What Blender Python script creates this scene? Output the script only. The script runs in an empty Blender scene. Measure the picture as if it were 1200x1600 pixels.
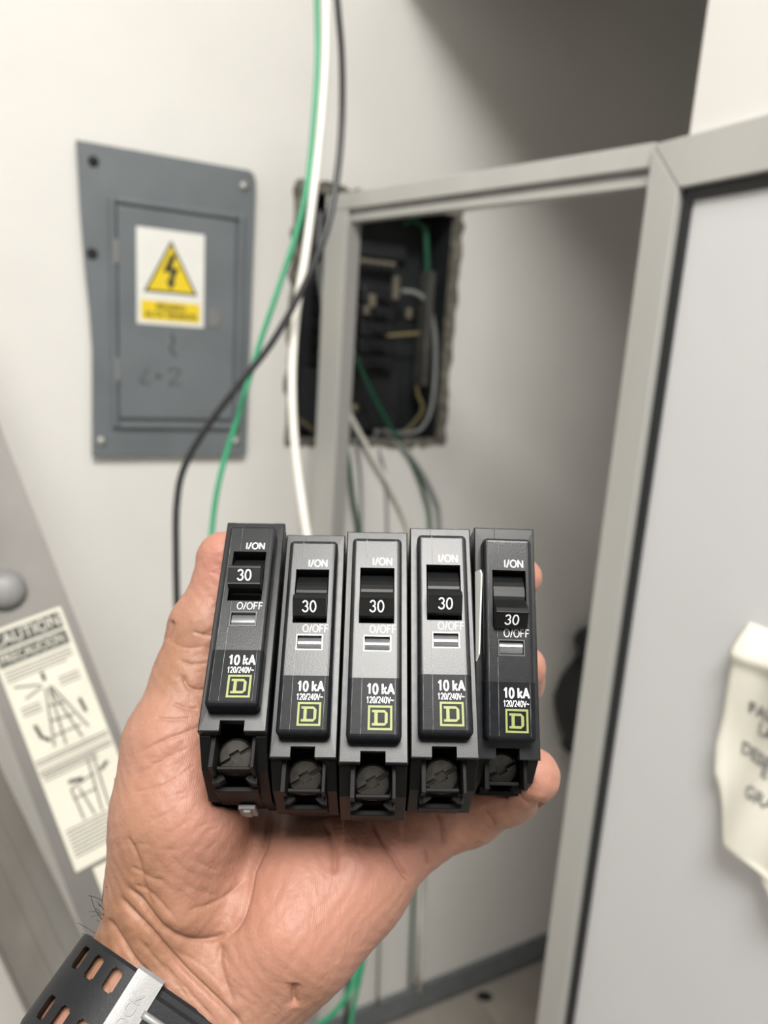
import bpy, bmesh, math, random
import numpy as np
from mathutils import Vector, Matrix
random.seed(7); np.random.seed(7)
S = bpy.context.scene
COL = S.collection

# ---------------------------------------------------------------- camera, world, lights, exposure
H = 1.60                       # camera height above the floor
F = 1150.0                     # focal length in pixels of the 1200x1600 frame
RCW = np.array([[0.9978, -0.0662, 0.0], [0.0143, 0.2150, -0.9765], [0.0646, 0.9744, 0.2155]])
u_, s_, v_ = np.linalg.svd(RCW); RCW = u_ @ v_
EYE = np.array([0.0, 0.0, H])
cam = bpy.data.cameras.new('camera'); cam_ob = bpy.data.objects.new('camera', cam); COL.objects.link(cam_ob)
cam.sensor_fit = 'VERTICAL'; cam.sensor_height = 9.6; cam.sensor_width = 7.2; cam.lens = F / 1600 * 9.6
cam.clip_start = 0.01; cam.clip_end = 50
m = Matrix.Identity(4)
for i in range(3):
    for j in range(3): m[i][j] = RCW[i, j]
    m[i][3] = EYE[i]
cam_ob.matrix_world = m
cam.dof.use_dof = True; cam.dof.focus_distance = 0.208; cam.dof.aperture_fstop = 2.7
S.camera = cam_ob

w = bpy.data.worlds.new('world'); S.world = w; w.use_nodes = True
w.node_tree.nodes['Background'].inputs[0].default_value = (1.0, 0.97, 0.92, 1)
w.node_tree.nodes['Background'].inputs[1].default_value = 0.05
LAMP = (0.06, -0.85, 3.25); LAMP_SIZE = 0.88
ld = bpy.data.lights.new('ceiling_panel_light', 'AREA'); ld.shape = 'SQUARE'; ld.size = LAMP_SIZE; ld.energy = 103; ld.color = (1.0, 0.975, 0.93)
lo = bpy.data.objects.new('ceiling_panel_light', ld); COL.objects.link(lo); lo.location = LAMP
wl = bpy.data.lights.new('rear_fill_light', 'AREA'); wl.shape = 'RECTANGLE'; wl.size = 1.3; wl.size_y = 1.5; wl.energy = 10; wl.color = (1.0, 0.99, 0.97)  # added soft fill from behind the camera to brighten the back wall
wo = bpy.data.objects.new('rear_fill_light', wl); COL.objects.link(wo)
S.view_settings.view_transform = 'Standard'; S.view_settings.look = 'None'; S.view_settings.gamma = 1; S.view_settings.use_curve_mapping = False
S.view_settings.exposure = 0.0

# ---------------------------------------------------------------- coordinates
def ray(px, py): return RCW @ np.array([(px - 600) / F, -(py - 800) / F, -1.0])
def at(px, py, d): return EYE + ray(px, py) * d                    # d: depth in metres
def campt(px, py, d): return np.array([(px - 600) / F * d, -(py - 800) / F * d, -d])   # camera frame, any unit
def c2w(p): return np.asarray(p) @ RCW.T * 0.001 + EYE              # camera frame mm -> world m
WAZ = math.radians(61.6)
WD = np.array([math.sin(WAZ), math.cos(WAZ), 0.0]); WN = np.array([math.cos(WAZ), -math.sin(WAZ), 0.0])   # along the wall / out of the wall
WDIST = 1.27
UP = np.array([0, 0, 1.0])
def wp(a, z, off=0.0): return -WN * WDIST + WD * a + UP * z + WN * off
def onwall(px, py, off=0.0):
    r = ray(px, py); t = (-(WDIST) + off) / (WN @ r); q = EYE + r * t
    return float(q @ WD), float(q[2])
S0 = at(1037, 262, 0.76); S0[2] = 0
def pp(s, z, off=0.0): return S0 + WN * s + UP * z - WD * off       # partition: s towards the camera, off to the camera's room
def onpart(px, py, off=0.0):
    r = ray(px, py); t = (WD @ (S0 - EYE) - off) / (WD @ r); q = EYE + r * t
    return float((q - S0) @ WN), float(q[2])

# ---------------------------------------------------------------- materials
def mat(name, col, rough=0.5, metal=0.0, spec=0.5, var=0.0, vscale=30.0, bump=0.0, bscale=200.0, stretch=None, col2=None, coat=0.0, trans=0.0, rvar=0.0):
    M = bpy.data.materials.new(name); M.use_nodes = True; nt = M.node_tree; b = nt.nodes['Principled BSDF']
    b.inputs['Base Color'].default_value = (*col, 1); b.inputs['Roughness'].default_value = rough; b.inputs['Metallic'].default_value = metal
    b.inputs['Specular IOR Level'].default_value = spec; b.inputs['Coat Weight'].default_value = coat; b.inputs['Transmission Weight'].default_value = trans
    tc = nt.nodes.new('ShaderNodeTexCoord'); mp = nt.nodes.new('ShaderNodeMapping'); nt.links.new(tc.outputs['Object'], mp.inputs[0])
    if stretch: mp.inputs['Scale'].default_value = stretch
    if var or col2:
        n = nt.nodes.new('ShaderNodeTexNoise'); n.inputs['Scale'].default_value = vscale; n.inputs['Detail'].default_value = 6; nt.links.new(mp.outputs[0], n.inputs[0])
        r = nt.nodes.new('ShaderNodeValToRGB'); nt.links.new(n.outputs[0], r.inputs[0])
        c2 = col2 or tuple(min(1, c * (1 + var)) for c in col); c1 = col if col2 else tuple(c * (1 - var) for c in col)
        r.color_ramp.elements[0].position = 0.35; r.color_ramp.elements[1].position = 0.65
        r.color_ramp.elements[0].color = (*c1, 1); r.color_ramp.elements[1].color = (*c2, 1); nt.links.new(r.outputs[0], b.inputs['Base Color'])
        if rvar:
            mr = nt.nodes.new('ShaderNodeMapRange'); mr.inputs[3].default_value = rough - rvar; mr.inputs[4].default_value = rough + rvar
            nt.links.new(n.outputs[0], mr.inputs[0]); nt.links.new(mr.outputs[0], b.inputs['Roughness'])
    if bump:
        n2 = nt.nodes.new('ShaderNodeTexNoise'); n2.inputs['Scale'].default_value = bscale; n2.inputs['Detail'].default_value = 5; nt.links.new(mp.outputs[0], n2.inputs[0])
        bp = nt.nodes.new('ShaderNodeBump'); bp.inputs['Strength'].default_value = bump; bp.inputs['Distance'].default_value = 0.002
        nt.links.new(n2.outputs[0], bp.inputs['Height']); nt.links.new(bp.outputs[0], b.inputs['Normal'])
    return M
MT = {}
MT['wall'] = mat('white_paint', (0.74, 0.73, 0.70), 0.6, var=0.03, vscale=4, bump=0.25, bscale=60)
MT['low_bounce'] = mat('dark_low_bounce', (0.16, 0.14, 0.12), 0.8, var=0.1, vscale=4)  # for side-room surfaces out of view, darkened to cut bounced light
MT['ceiling'] = mat('ceiling_paint', (0.75, 0.74, 0.72), 0.8, var=0.02)
MT['floor'] = mat('floor_tile', (0.36, 0.33, 0.29), 0.45, var=0.12, vscale=6, bump=0.1)
MT['grout'] = mat('grout', (0.20, 0.18, 0.16), 0.9, var=0.1)
MT['baseboard'] = mat('grey_baseboard', (0.15, 0.165, 0.175), 0.45, var=0.06)
MT['alu'] = mat('aluminium', (0.50, 0.50, 0.48), 0.42, metal=0.35, var=0.04, vscale=15, stretch=(1, 1, 0.1))
MT['gasket'] = mat('black_rubber', (0.012, 0.013, 0.014), 0.5, var=0.1)
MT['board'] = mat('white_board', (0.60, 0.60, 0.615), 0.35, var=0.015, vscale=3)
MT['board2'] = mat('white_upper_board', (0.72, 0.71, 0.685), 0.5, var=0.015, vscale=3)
MT['paper'] = mat('paper', (0.72, 0.70, 0.62), 0.65, var=0.03, vscale=12)
MT['ink'] = mat('grey_ink', (0.20, 0.20, 0.20), 0.6, var=0.25, vscale=80)
MT['pgrey'] = mat('grey_enamel', (0.142, 0.160, 0.172), 0.40, var=0.08, vscale=12, bump=0.05)
MT['screw'] = mat('dull_screw', (0.42, 0.42, 0.40), 0.4, metal=0.6, var=0.1, vscale=200)
MT['hole'] = mat('dark_hole', (0.012, 0.012, 0.012), 0.8, var=0.1)
MT['mark'] = mat('marker_ink', (0.085, 0.085, 0.09), 0.6, var=0.3, vscale=120)
MT['sticker'] = mat('white_vinyl', (0.78, 0.78, 0.74), 0.4, var=0.02)
MT['yellow'] = mat('yellow_vinyl', (0.80, 0.60, 0.015), 0.4, var=0.04)
MT['black'] = mat('black_print', (0.015, 0.015, 0.015), 0.5, var=0.1)
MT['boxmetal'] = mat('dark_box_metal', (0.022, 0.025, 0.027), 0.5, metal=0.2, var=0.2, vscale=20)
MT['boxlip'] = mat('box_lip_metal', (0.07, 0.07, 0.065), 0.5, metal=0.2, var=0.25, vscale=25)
MT['plaster'] = mat('broken_plaster', (0.16, 0.15, 0.125), 0.9, var=0.45, vscale=60, bump=0.8, bscale=150)
MT['brass'] = mat('terminal_metal', (0.30, 0.27, 0.21), 0.4, metal=0.7, var=0.2, vscale=100)
MT['wgreen'] = mat('green_insulation', (0.03, 0.30, 0.15), 0.35, var=0.08)
MT['wdgreen'] = mat('dark_green_insulation', (0.012, 0.09, 0.05), 0.4, var=0.1)
MT['wwhite'] = mat('white_insulation', (0.80, 0.78, 0.72), 0.35, var=0.03)
MT['wblack'] = mat('black_insulation', (0.018, 0.019, 0.022), 0.35, var=0.1)
MT['wgrey'] = mat('grey_insulation', (0.24, 0.255, 0.25), 0.4, var=0.1)
MT['wyellow'] = mat('yellow_insulation', (0.20, 0.17, 0.08), 0.4, var=0.1)
MT['ladder'] = mat('ladder_aluminium', (0.155, 0.148, 0.138), 0.55, metal=0.3, var=0.16, vscale=8, stretch=(1, 1, 0.4), bump=0.08)
MT['ladder2'] = mat('worn_ladder_aluminium', (0.105, 0.095, 0.08), 0.55, metal=0.2, col2=(0.18, 0.172, 0.155), vscale=9, stretch=(1, 1, 0.35))
MT['cream'] = mat('cream_label', (0.58, 0.56, 0.48), 0.4, var=0.04, vscale=20)
MT['lprint'] = mat('label_print_grey', (0.14, 0.13, 0.12), 0.5, var=0.2, vscale=100)
MT['dprint'] = mat('label_print_dark', (0.035, 0.04, 0.035), 0.5, var=0.2, vscale=100)
MT['boltgrey'] = mat('grey_rivet_plastic', (0.20, 0.20, 0.20), 0.45, var=0.1)
MT['fixture'] = mat('black_fixture_plastic', (0.010, 0.011, 0.014), 0.5, var=0.1)
MT['case'] = mat('black_breaker_plastic', (0.010, 0.011, 0.013), 0.31, spec=0.33, var=0.15, vscale=350, bump=0.02, bscale=2500, rvar=0.05)
MT['hand_le'] = mat('gloss_black_lever', (0.008, 0.0085, 0.009), 0.34, spec=0.2, var=0.1, vscale=300)
MT['cav'] = mat('matte_black_terminal', (0.006, 0.006, 0.0065), 0.5, spec=0.12, var=0.1, vscale=300)
MT['term'] = mat('terminal_screw_steel', (0.045, 0.042, 0.036), 0.45, metal=0.6, var=0.15, vscale=600)
MT['white_ink'] = mat('white_print', (0.78, 0.79, 0.80), 0.5, var=0.04, vscale=900)
MT['grey_ink2'] = mat('moulded_grey_lettering', (0.55, 0.56, 0.57), 0.45, var=0.1, vscale=900)
MT['seam'] = mat('worn_seam', (0.05, 0.05, 0.05), 0.5, col2=(0.35, 0.35, 0.35), vscale=260)
MT['case_lo'] = mat('black_case_plastic', (0.006, 0.0065, 0.007), 0.42, spec=0.14, var=0.15, vscale=350)
MT['lime'] = mat('lime_print', (0.22, 0.25, 0.065), 0.5, var=0.05, vscale=900)
MT['lens'] = mat('clear_trip_lens', (0.10, 0.105, 0.11), 0.16, spec=0.9, var=0.1, vscale=200)
MT['strap'] = mat('black_resin_strap', (0.012, 0.013, 0.015), 0.5, spec=0.2, var=0.1, vscale=200, bump=0.06, bscale=1200)
MT['keeper'] = mat('brushed_silver', (0.24, 0.24, 0.24), 0.48, metal=0.3, var=0.05, vscale=300, bump=0.05, bscale=2000)
MT['knit'] = mat('charcoal_knit', (0.035, 0.035, 0.038), 0.9, var=0.4, vscale=400, bump=1.0, bscale=700)
MT['hair'] = mat('dark_hair', (0.012, 0.009, 0.007), 0.5, var=0.1)
MT['nail'] = mat('fingernail', (0.66, 0.42, 0.34), 0.3, var=0.04, vscale=200)
MT['lampbody'] = mat('lamp_housing', (0.8, 0.8, 0.8), 0.4, var=0.02)
# nose of a breaker: satin above, printed matt panel below (fixed to the moulding)
def nose_mat():
    M = mat('black_breaker_front', (0.009, 0.010, 0.012), 0.34, var=0.15, vscale=400, bump=0.04, bscale=2600)
    nt = M.node_tree; b = nt.nodes['Principled BSDF']
    tc = nt.nodes.new('ShaderNodeTexCoord'); sx = nt.nodes.new('ShaderNodeSeparateXYZ'); nt.links.new(tc.outputs['Object'], sx.inputs[0])
    lt = nt.nodes.new('ShaderNodeMath'); lt.operation = 'LESS_THAN'; lt.inputs[1].default_value = -0.0133; nt.links.new(sx.outputs[1], lt.inputs[0])
    mx = nt.nodes.new('ShaderNodeMix'); mx.inputs[2].default_value = 0.36; mx.inputs[3].default_value = 0.08; nt.links.new(lt.outputs[0], mx.inputs[0]); nt.links.new(mx.outputs[0], b.inputs['Specular IOR Level'])
    mr = nt.nodes.new('ShaderNodeMix'); mr.inputs[2].default_value = 0.30; mr.inputs[3].default_value = 0.36; nt.links.new(lt.outputs[0], mr.inputs[0]); nt.links.new(mr.outputs[0], b.inputs['Roughness'])
    return M
MT['nose'] = nose_mat()

# ---------------------------------------------------------------- mesh helpers
def tag(o, label=None, cat=None, group=None, kind=None):
    if label: o['label'] = label
    if cat: o['category'] = cat
    if group: o['group'] = group
    if kind: o['kind'] = kind
    return o
def empty(name, loc, matrix=None):
    o = bpy.data.objects.new(name, None); COL.objects.link(o); o.empty_display_size = 0.02
    o.matrix_world = matrix if matrix is not None else Matrix.Translation(Vector(loc))
    return o
def link(name, me, material, parent=None, smooth=False, local=False):
    o = bpy.data.objects.new(name, me); COL.objects.link(o)
    if material: 
        me.materials.clear(); me.materials.append(MT[material] if isinstance(material, str) else material)
    if smooth: me.polygons.foreach_set('use_smooth', [True] * len(me.polygons))
    if parent:
        o.parent = parent
        if not local: o.matrix_parent_inverse = parent.matrix_world.inverted()
    return o
def mesh(name, verts, faces):
    me = bpy.data.meshes.new(name); me.from_pydata([tuple(map(float, v)) for v in verts], [], [tuple(f) for f in faces]); me.update(); return me
def fixn(me):
    bm = bmesh.new(); bm.from_mesh(me); bmesh.ops.recalc_face_normals(bm, faces=bm.faces); bm.to_mesh(me); bm.free(); return me
BOXF = [(0, 1, 3, 2), (4, 6, 7, 5), (0, 4, 5, 1), (2, 3, 7, 6), (0, 2, 6, 4), (1, 5, 7, 3)]
def box_vf(fn, a0, a1, b0, b1, c0, c1):
    return [fn(a, b, c) for a in (a0, a1) for b in (b0, b1) for c in (c0, c1)]
ident = lambda a, b, c: (a, b, c)
def boxes(name, lst, fn=ident, bevel=0.0, seg=2):
    V = []; Fc = []
    for bx in lst:
        k = len(V); V += box_vf(fn, *bx); Fc += [tuple(i + k for i in f) for f in BOXF]
    me = mesh(name, V, Fc); bm = bmesh.new(); bm.from_mesh(me); bmesh.ops.recalc_face_normals(bm, faces=bm.faces)
    if bevel: bmesh.ops.bevel(bm, geom=list(bm.edges), offset=bevel, segments=seg, profile=0.5, affect='EDGES')
    bm.to_mesh(me); bm.free(); return me
def prism(name, poly, c0, c1, fn=ident, bevel=0.0):
    """poly in (a,b), extruded along c"""
    n = len(poly); V = [fn(a, b, c0) for a, b in poly] + [fn(a, b, c1) for a, b in poly]
    Fc = [tuple(range(n)), tuple(range(2 * n - 1, n - 1, -1))] + [(i, (i + 1) % n, n + (i + 1) % n, n + i) for i in range(n)]
    me = mesh(name, V, Fc); bm = bmesh.new(); bm.from_mesh(me); bmesh.ops.recalc_face_normals(bm, faces=bm.faces)
    if bevel: bmesh.ops.bevel(bm, geom=list(bm.edges), offset=bevel, segments=2, profile=0.5, affect='EDGES')
    bm.to_mesh(me); bm.free(); return me
def merge(name, meshes):
    bm = bmesh.new()
    for me in meshes: bm.from_mesh(me)
    out = bpy.data.meshes.new(name); bm.to_mesh(out); bm.free()
    for me in meshes: bpy.data.meshes.remove(me)
    return out
def spline(pts, n=8):
    P = [np.asarray(p, float) for p in pts]; P = [2 * P[0] - P[1]] + P + [2 * P[-1] - P[-2]]; out = []
    for i in range(1, len(P) - 2):
        for k in range(n):
            t = k / n; a, b, c, d = P[i - 1], P[i], P[i + 1], P[i + 2]
            out.append(0.5 * ((2 * b) + (c - a) * t + (2 * a - 5 * b + 4 * c - d) * t * t + (3 * b - a - 3 * c + d) * t ** 3))
    out.append(P[-2]); return np.array(out)
def tube(name, path, r, seg=10, taper=None):
    path = np.asarray(path, float); n = len(path); T = np.gradient(path, axis=0); T /= np.linalg.norm(T, axis=1)[:, None] + 1e-12
    nv = np.cross(T[0], [0.3, 0.5, 0.81]); nv /= np.linalg.norm(nv); V = []; Fc = []
    for i in range(n):
        nv = nv - T[i] * (nv @ T[i]); nv /= np.linalg.norm(nv); b = np.cross(T[i], nv); rr = r if taper is None else r * taper(i / (n - 1))
        for k in range(seg):
            a = 2 * math.pi * k / seg; V.append(path[i] + rr * (math.cos(a) * nv + math.sin(a) * b))
    for i in range(n - 1):
        for k in range(seg): Fc.append((i * seg + k, i * seg + (k + 1) % seg, (i + 1) * seg + (k + 1) % seg, (i + 1) * seg + k))
    Fc.append(tuple(range(seg))[::-1]); Fc.append(tuple((n - 1) * seg + k for k in range(seg)))
    return mesh(name, V, Fc)
def lathe(name, prof, fn, seg=20):
    """prof: (radius, height); fn maps (x,y,h) to a point"""
    V = []; Fc = []; n = len(prof)
    for r, h in prof:
        for k in range(seg): a = 2 * math.pi * k / seg; V.append(fn(r * math.cos(a), r * math.sin(a), h))
    for i in range(n - 1):
        for k in range(seg): Fc.append((i * seg + k, i * seg + (k + 1) % seg, (i + 1) * seg + (k + 1) % seg, (i + 1) * seg + k))
    Fc.append(tuple(range(seg))[::-1]); Fc.append(tuple((n - 1) * seg + k for k in range(seg)))
    return fixn(mesh(name, V, Fc))
def text_mesh(txt, size, fn, sx=1.0, depth=0.00004, bold=0.0, align='CENTER'):
    cu = bpy.data.curves.new('t', 'FONT'); cu.body = txt; cu.size = size; cu.align_x = align; cu.align_y = 'CENTER'; cu.extrude = depth; cu.resolution_u = 4
    if bold: cu.offset = bold
    ob = bpy.data.objects.new('t', cu); COL.objects.link(ob)
    dg = bpy.context.evaluated_depsgraph_get(); me = bpy.data.meshes.new_from_object(ob.evaluated_get(dg))
    bpy.data.objects.remove(ob); bpy.data.curves.remove(cu); me.materials.clear()
    co = np.empty(len(me.vertices) * 3); me.vertices.foreach_get('co', co); co = co.reshape(-1, 3)
    co = np.array([fn(c[0] * sx, c[1], c[2]) for c in co]); me.vertices.foreach_set('co', co.ravel()); me.update(); return me
def apply_mods(o):
    dg = bpy.context.evaluated_depsgraph_get(); me = bpy.data.meshes.new_from_object(o.evaluated_get(dg))
    old = o.data; o.modifiers.clear(); o.data = me; bpy.data.meshes.remove(old); return me
def boolean(me, cutters, name):
    o = bpy.data.objects.new('b', me); COL.objects.link(o)
    c = bpy.data.objects.new('c', cutters); COL.objects.link(c)
    md = o.modifiers.new('b', 'BOOLEAN'); md.object = c; md.operation = 'DIFFERENCE'; md.solver = 'EXACT'
    out = apply_mods(o); bpy.data.objects.remove(o); bpy.data.objects.remove(c); bpy.data.meshes.remove(cutters); out.name = name
    return out
def struct(name, me, material, parent=None):
    o = link(name, me, material, parent)
    if not parent: o['kind'] = 'structure'
    return o

# ---------------------------------------------------------------- setting
A_HIT = float((S0 - (-WN * WDIST)) @ WD)     # wall coordinate where the partition plane meets the wall
bx0, bz1 = onwall(456, 276); bx1, _ = onwall(727, 316); _, bz0 = onwall(570, 698)
HOLE = (bx0 + 0.012, bx1 - 0.012, bz0 + 0.01, bz1 - 0.012)
CEIL = 3.3
def wall_with_hole():
    xs = [-2.0, HOLE[0], HOLE[1], 3.2]; zs = [0, HOLE[2], HOLE[3], CEIL]
    return boxes('wall_back', [(xs[i], xs[i + 1], zs[j], zs[j + 1], -0.15, 0) for i in range(3) for j in range(3) if not (i == 1 and j == 1)], lambda a, z, o: wp(a, z, o))
struct('wall_back', wall_with_hole(), 'wall')
struct('floor', boxes('floor', [(-5, 5, -5.2, 4.6, -0.05, 0)]), 'grout')
fl = bpy.data.objects['floor']
# floor tiles laid square to the back wall
tile_me = boxes('tile', [(-0.1485, 0.1485, -0.1485, 0.1485, 0, 0.006)], bevel=0.0015, seg=1)
rz = math.atan2(WD[1], WD[0])
for i in range(0, 9):
    for j in range(0, 5):
        c = wp(A_HIT - 0.35 + 0.30 * i, 0, 0.165 + 0.30 * j)
        t = link('tile', tile_me, 'floor', fl); t.matrix_parent_inverse = Matrix.Identity(4); t.location = c; t.rotation_euler = (0, 0, rz)
r_ = ray(757, 1557); sp_ = EYE + r_ * ((0.0065 - H) / r_[2])
link('stain', lathe('stain', [(0.016, 0.0), (0.017, 0.0006), (0.010, 0.001), (0.0005, 0.001)], lambda x, y, h: (sp_[0] + x * 1.2, sp_[1] + y * 0.9, sp_[2] + h), 14), 'hole', fl)
struct('ceiling', boxes('ceiling', [(-5, 5, -5.2, 4.6, CEIL, CEIL + 0.05)]), 'ceiling')
wo.matrix_world = Matrix((( -WD[0], 0, WN[0] , 0), (-WD[1], 0, WN[1], 0), (0, 1, 0, 0), (0, 0, 0, 1)))
wo.location = wp(-0.45, 1.62, 4.52)
struct('wall_rear', boxes('wall_rear', [(-2.0, -1.12, 0, CEIL, 4.55, 4.67), (0.22, 2.2, 0, CEIL, 4.55, 4.67), (-1.12, 0.22, 0, 0.85, 4.55, 4.67), (-1.12, 0.22, 2.39, CEIL, 4.55, 4.67)], lambda a, z, o: wp(a, z, o)), 'wall')  # unseen rear wall, with an opening left for the added fill light
struct('fill_light_frame', boxes('fill_light_frame', [(-1.12, -1.08, 0.85, 2.39, 4.56, 4.62), (0.18, 0.22, 0.85, 2.39, 4.56, 4.62), (-1.08, 0.18, 0.85, 0.89, 4.56, 4.62), (-1.08, 0.18, 2.35, 2.39, 4.56, 4.62)], lambda a, z, o: wp(a, z, o)), 'alu')  # unseen frame added round the fill light
struct('wall_left', boxes('wall_left', [(-2.12, -2.0, 0, CEIL, -0.15, 4.67)], lambda a, z, o: wp(a, z, o)), 'wall')
struct('wall_right', boxes('wall_right', [(2.2, 2.35, 0, CEIL, 0, 4.67)], lambda a, z, o: wp(a, z, o)), 'low_bounce')
struct('ceiling_side_room', boxes('ceiling_side', [(-0.74, 3.5, 2.9, 2.93, -1.6, -0.06)], lambda s_, z, o: pp(s_, z, o)), 'low_bounce')
_, zb_top = onwall(740, 1502, 0.012)
struct('baseboard_back', boxes('baseboard', [(-2.0, 2.2, 0.0065, 0.075, 0, 0.012)], lambda a, z, o: wp(a, z, o), bevel=0.003), 'baseboard')
# wall above the doorway of the partition
struct('wall_above_doorway', boxes('soffit', [(-0.72, 0.0, 2.24, CEIL, -0.06, 0.0)], pp), 'wall')

# partition: aluminium frame, black gasket, white boards
zr1 = onpart(1100, 216)[1]; zr0 = onpart(1100, 296)[1]; ss1 = onpart(972, 1050)[0]; ss0 = onpart(930, 1050)[0]
PW = 1.5
part = empty('partition_panel', S0); part['kind'] = 'structure'; part.name = 'wall_partition'
st_w = 0.041; rail_h = zr1 - zr0
def mitre(fn):
    return prism('s', [(0, 0), (st_w, 0), (st_w, zr0), (0, zr1 - 0.004)], -0.012, 0.020, fn)
link('stile', prism('stile', [(0, 0), (st_w, 0), (st_w, zr0), (0, zr1)], -0.012, 0.020, pp, bevel=0.0015), 'alu', part)
link('rail', prism('rail', [(0.0006, zr1), (st_w + 0.0006, zr0 + 0.0006), (PW, zr0 + 0.0006), (PW, zr1)], -0.012, 0.020, pp, bevel=0.0015), 'alu', part)
link('gasket', prism('gasket', [(st_w, 0), (st_w + 0.011, 0), (st_w + 0.011, zr0 - 0.011), (PW, zr0 - 0.011), (PW, zr0), (st_w, zr0)], -0.010, 0.012, pp), 'gasket', part)
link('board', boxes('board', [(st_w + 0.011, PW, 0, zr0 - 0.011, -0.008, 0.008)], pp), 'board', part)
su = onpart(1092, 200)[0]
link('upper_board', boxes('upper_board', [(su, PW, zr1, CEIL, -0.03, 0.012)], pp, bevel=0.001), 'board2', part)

# door frame that leans off the partition towards the wall
LAZ = math.radians(-43.8); LD = np.array([math.sin(LAZ), math.cos(LAZ), 0]); LN = np.array([-LD[1], LD[0], 0])
if LN @ ray(600, 800) > 0: LN = -LN
L0 = S0 + LD * 0.006
def lp(s, z, off=0.0): return L0 + LD * s + UP * z + LN * off
def onleaf(px, py, off=0.0):
    r = ray(px, py); t = (LN @ (L0 - EYE) + off) / (LN @ r); q = EYE + r * t
    return float((q - L0) @ LD), float(q[2])
zh1 = 0.5 * (onleaf(1000, 233)[1] + onleaf(620, 290)[1]); zh0 = 0.5 * (onleaf(1000, 266)[1] + onleaf(620, 322)[1])
sl0 = onleaf(543, 500)[0]; sl1 = onleaf(510, 500)[0]
print('leaf', zh1, zh0, sl0, sl1, 'stile', ss0, ss1, 'rail', zr0, zr1, 'ahit', A_HIT, 'hole', HOLE, 'zb', zb_top, 'su', su)
frame = empty('door_frame', L0); frame.name = 'trim_1'; frame['kind'] = 'structure'
link('header', boxes('header', [(0.0, sl1, zh0, zh1, -0.018, 0.012)], lp, bevel=0.002), 'alu', frame)
link('header_lip', boxes('header_lip', [(0.002, sl0, zh0 - 0.016, zh0 - 0.0045, -0.014, 0.004)], lp, bevel=0.001), 'alu', frame)
link('header_seal', boxes('header_seal', [(0.002, sl0, zh0 - 0.0045, zh0, -0.012, 0.006)], lp), 'boltgrey', frame)
link('post', boxes('post', [(sl0, sl1, 0.0, zh0 - 0.0003, -0.018, 0.012)], lp, bevel=0.002), 'alu', frame)

# ---------------------------------------------------------------- grey panel on the wall
def blob(cx, cy, r, n=16): return [(cx + r * math.cos(2 * math.pi * k / n), cy + r * math.sin(2 * math.pi * k / n)) for k in range(n)]
wfn = lambda off: (lambda a, z, c: wp(a, z, off + c))
ga0, gz1 = onwall(119, 217, 0.02); ga1, _ = onwall(402, 270, 0.02); gb0, gz0 = onwall(133, 715, 0.02)
gp = empty('breaker_panel_cover', wp((ga0 + ga1) / 2, gz0, 0.0))
tag(gp, 'grey metal electrical panel cover with yellow hazard sticker on white wall', 'electrical panel')
gw, gh = ga1 - ga0, gz1 - gz0
def G(u, v): return (ga0 + u * gw, gz0 + v * gh)       # u,v in 0..1 on the cover
left = [(0.0, 1.0), (0.012, 0.80), (0.030, 0.62), (0.050, 0.48), (0.060, 0.36), (0.055, 0.2), (0.048, 0.0)]
poly = [G(u, v) for u, v in left] + [G(0.955, 0), G(0.975, 0.01), G(0.98, 0.02)] + [G(1.0, 0.965), G(0.985, 0.99), G(0.96, 1.0)]
link('cover_plate', prism('cover_plate', poly, 0.010, 0.016, lambda a, z, c: wp(a, z, c), bevel=0.0015), 'pgrey', gp)
link('box_rim', boxes('box_rim', [(ga0 + 0.03, ga1 - 0.025, gz0 + 0.02, gz1 - 0.02, 0.0004, 0.0101)], wp), 'boltgrey', gp)
def frame_vf(u0, u1, v0, v1, t, c0, c1):
    a0, z0 = G(u0, v0); a1, z1 = G(u1, v1)
    return [(a0, a0 + t, z0, z1, c0, c1), (a1 - t, a1, z0, z1, c0, c1), (a0 + t, a1 - t, z0, z0 + t, c0, c1), (a0 + t, a1 - t, z1 - t, z1, c0, c1)]
link('door_surround', boxes('door_surround', frame_vf(0.16, 0.93, 0.10, 0.85, 0.010, 0.0155, 0.0245), wp, bevel=0.0042, seg=3), 'pgrey', gp)
a0, z0 = G(0.20, 0.135); a1, z1 = G(0.88, 0.825)
door = link('door', boxes('door', [(a0, a1, z0, z1, 0.0165, 0.0225)], wp, bevel=0.003, seg=3), 'pgrey', gp)
for v in (0.68, 0.30):
    a, z = G(0.19, v); link('hinge', boxes('hinge', [(a - 0.004, a + 0.004, z - 0.018, z + 0.018, 0.018, 0.0245)], wp, bevel=0.001), 'boltgrey', door)
for (u, v) in ((0.085, 0.945), (0.925, 0.945), (0.10, 0.055), (0.91, 0.055)):
    a, z = G(u, v); 
    link('screw', lathe('screw', [(0.0075, 0.0), (0.0075, 0.002), (0.005, 0.0045), (0.001, 0.005)], lambda x, y, h, a=a, z=z: wp(a + x, z + y, 0.016 + h), 16), 'hole' if (u < 0.09) else 'screw', gp, True)
a, z = G(0.07, 0.665); link('knockout', lathe('knockout', [(0.0085, 0.0), (0.0085, 0.0012), (0.007, 0.0016)], lambda x, y, h: wp(a + x, z + y, 0.0158 + h), 16), 'hole', gp)
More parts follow.
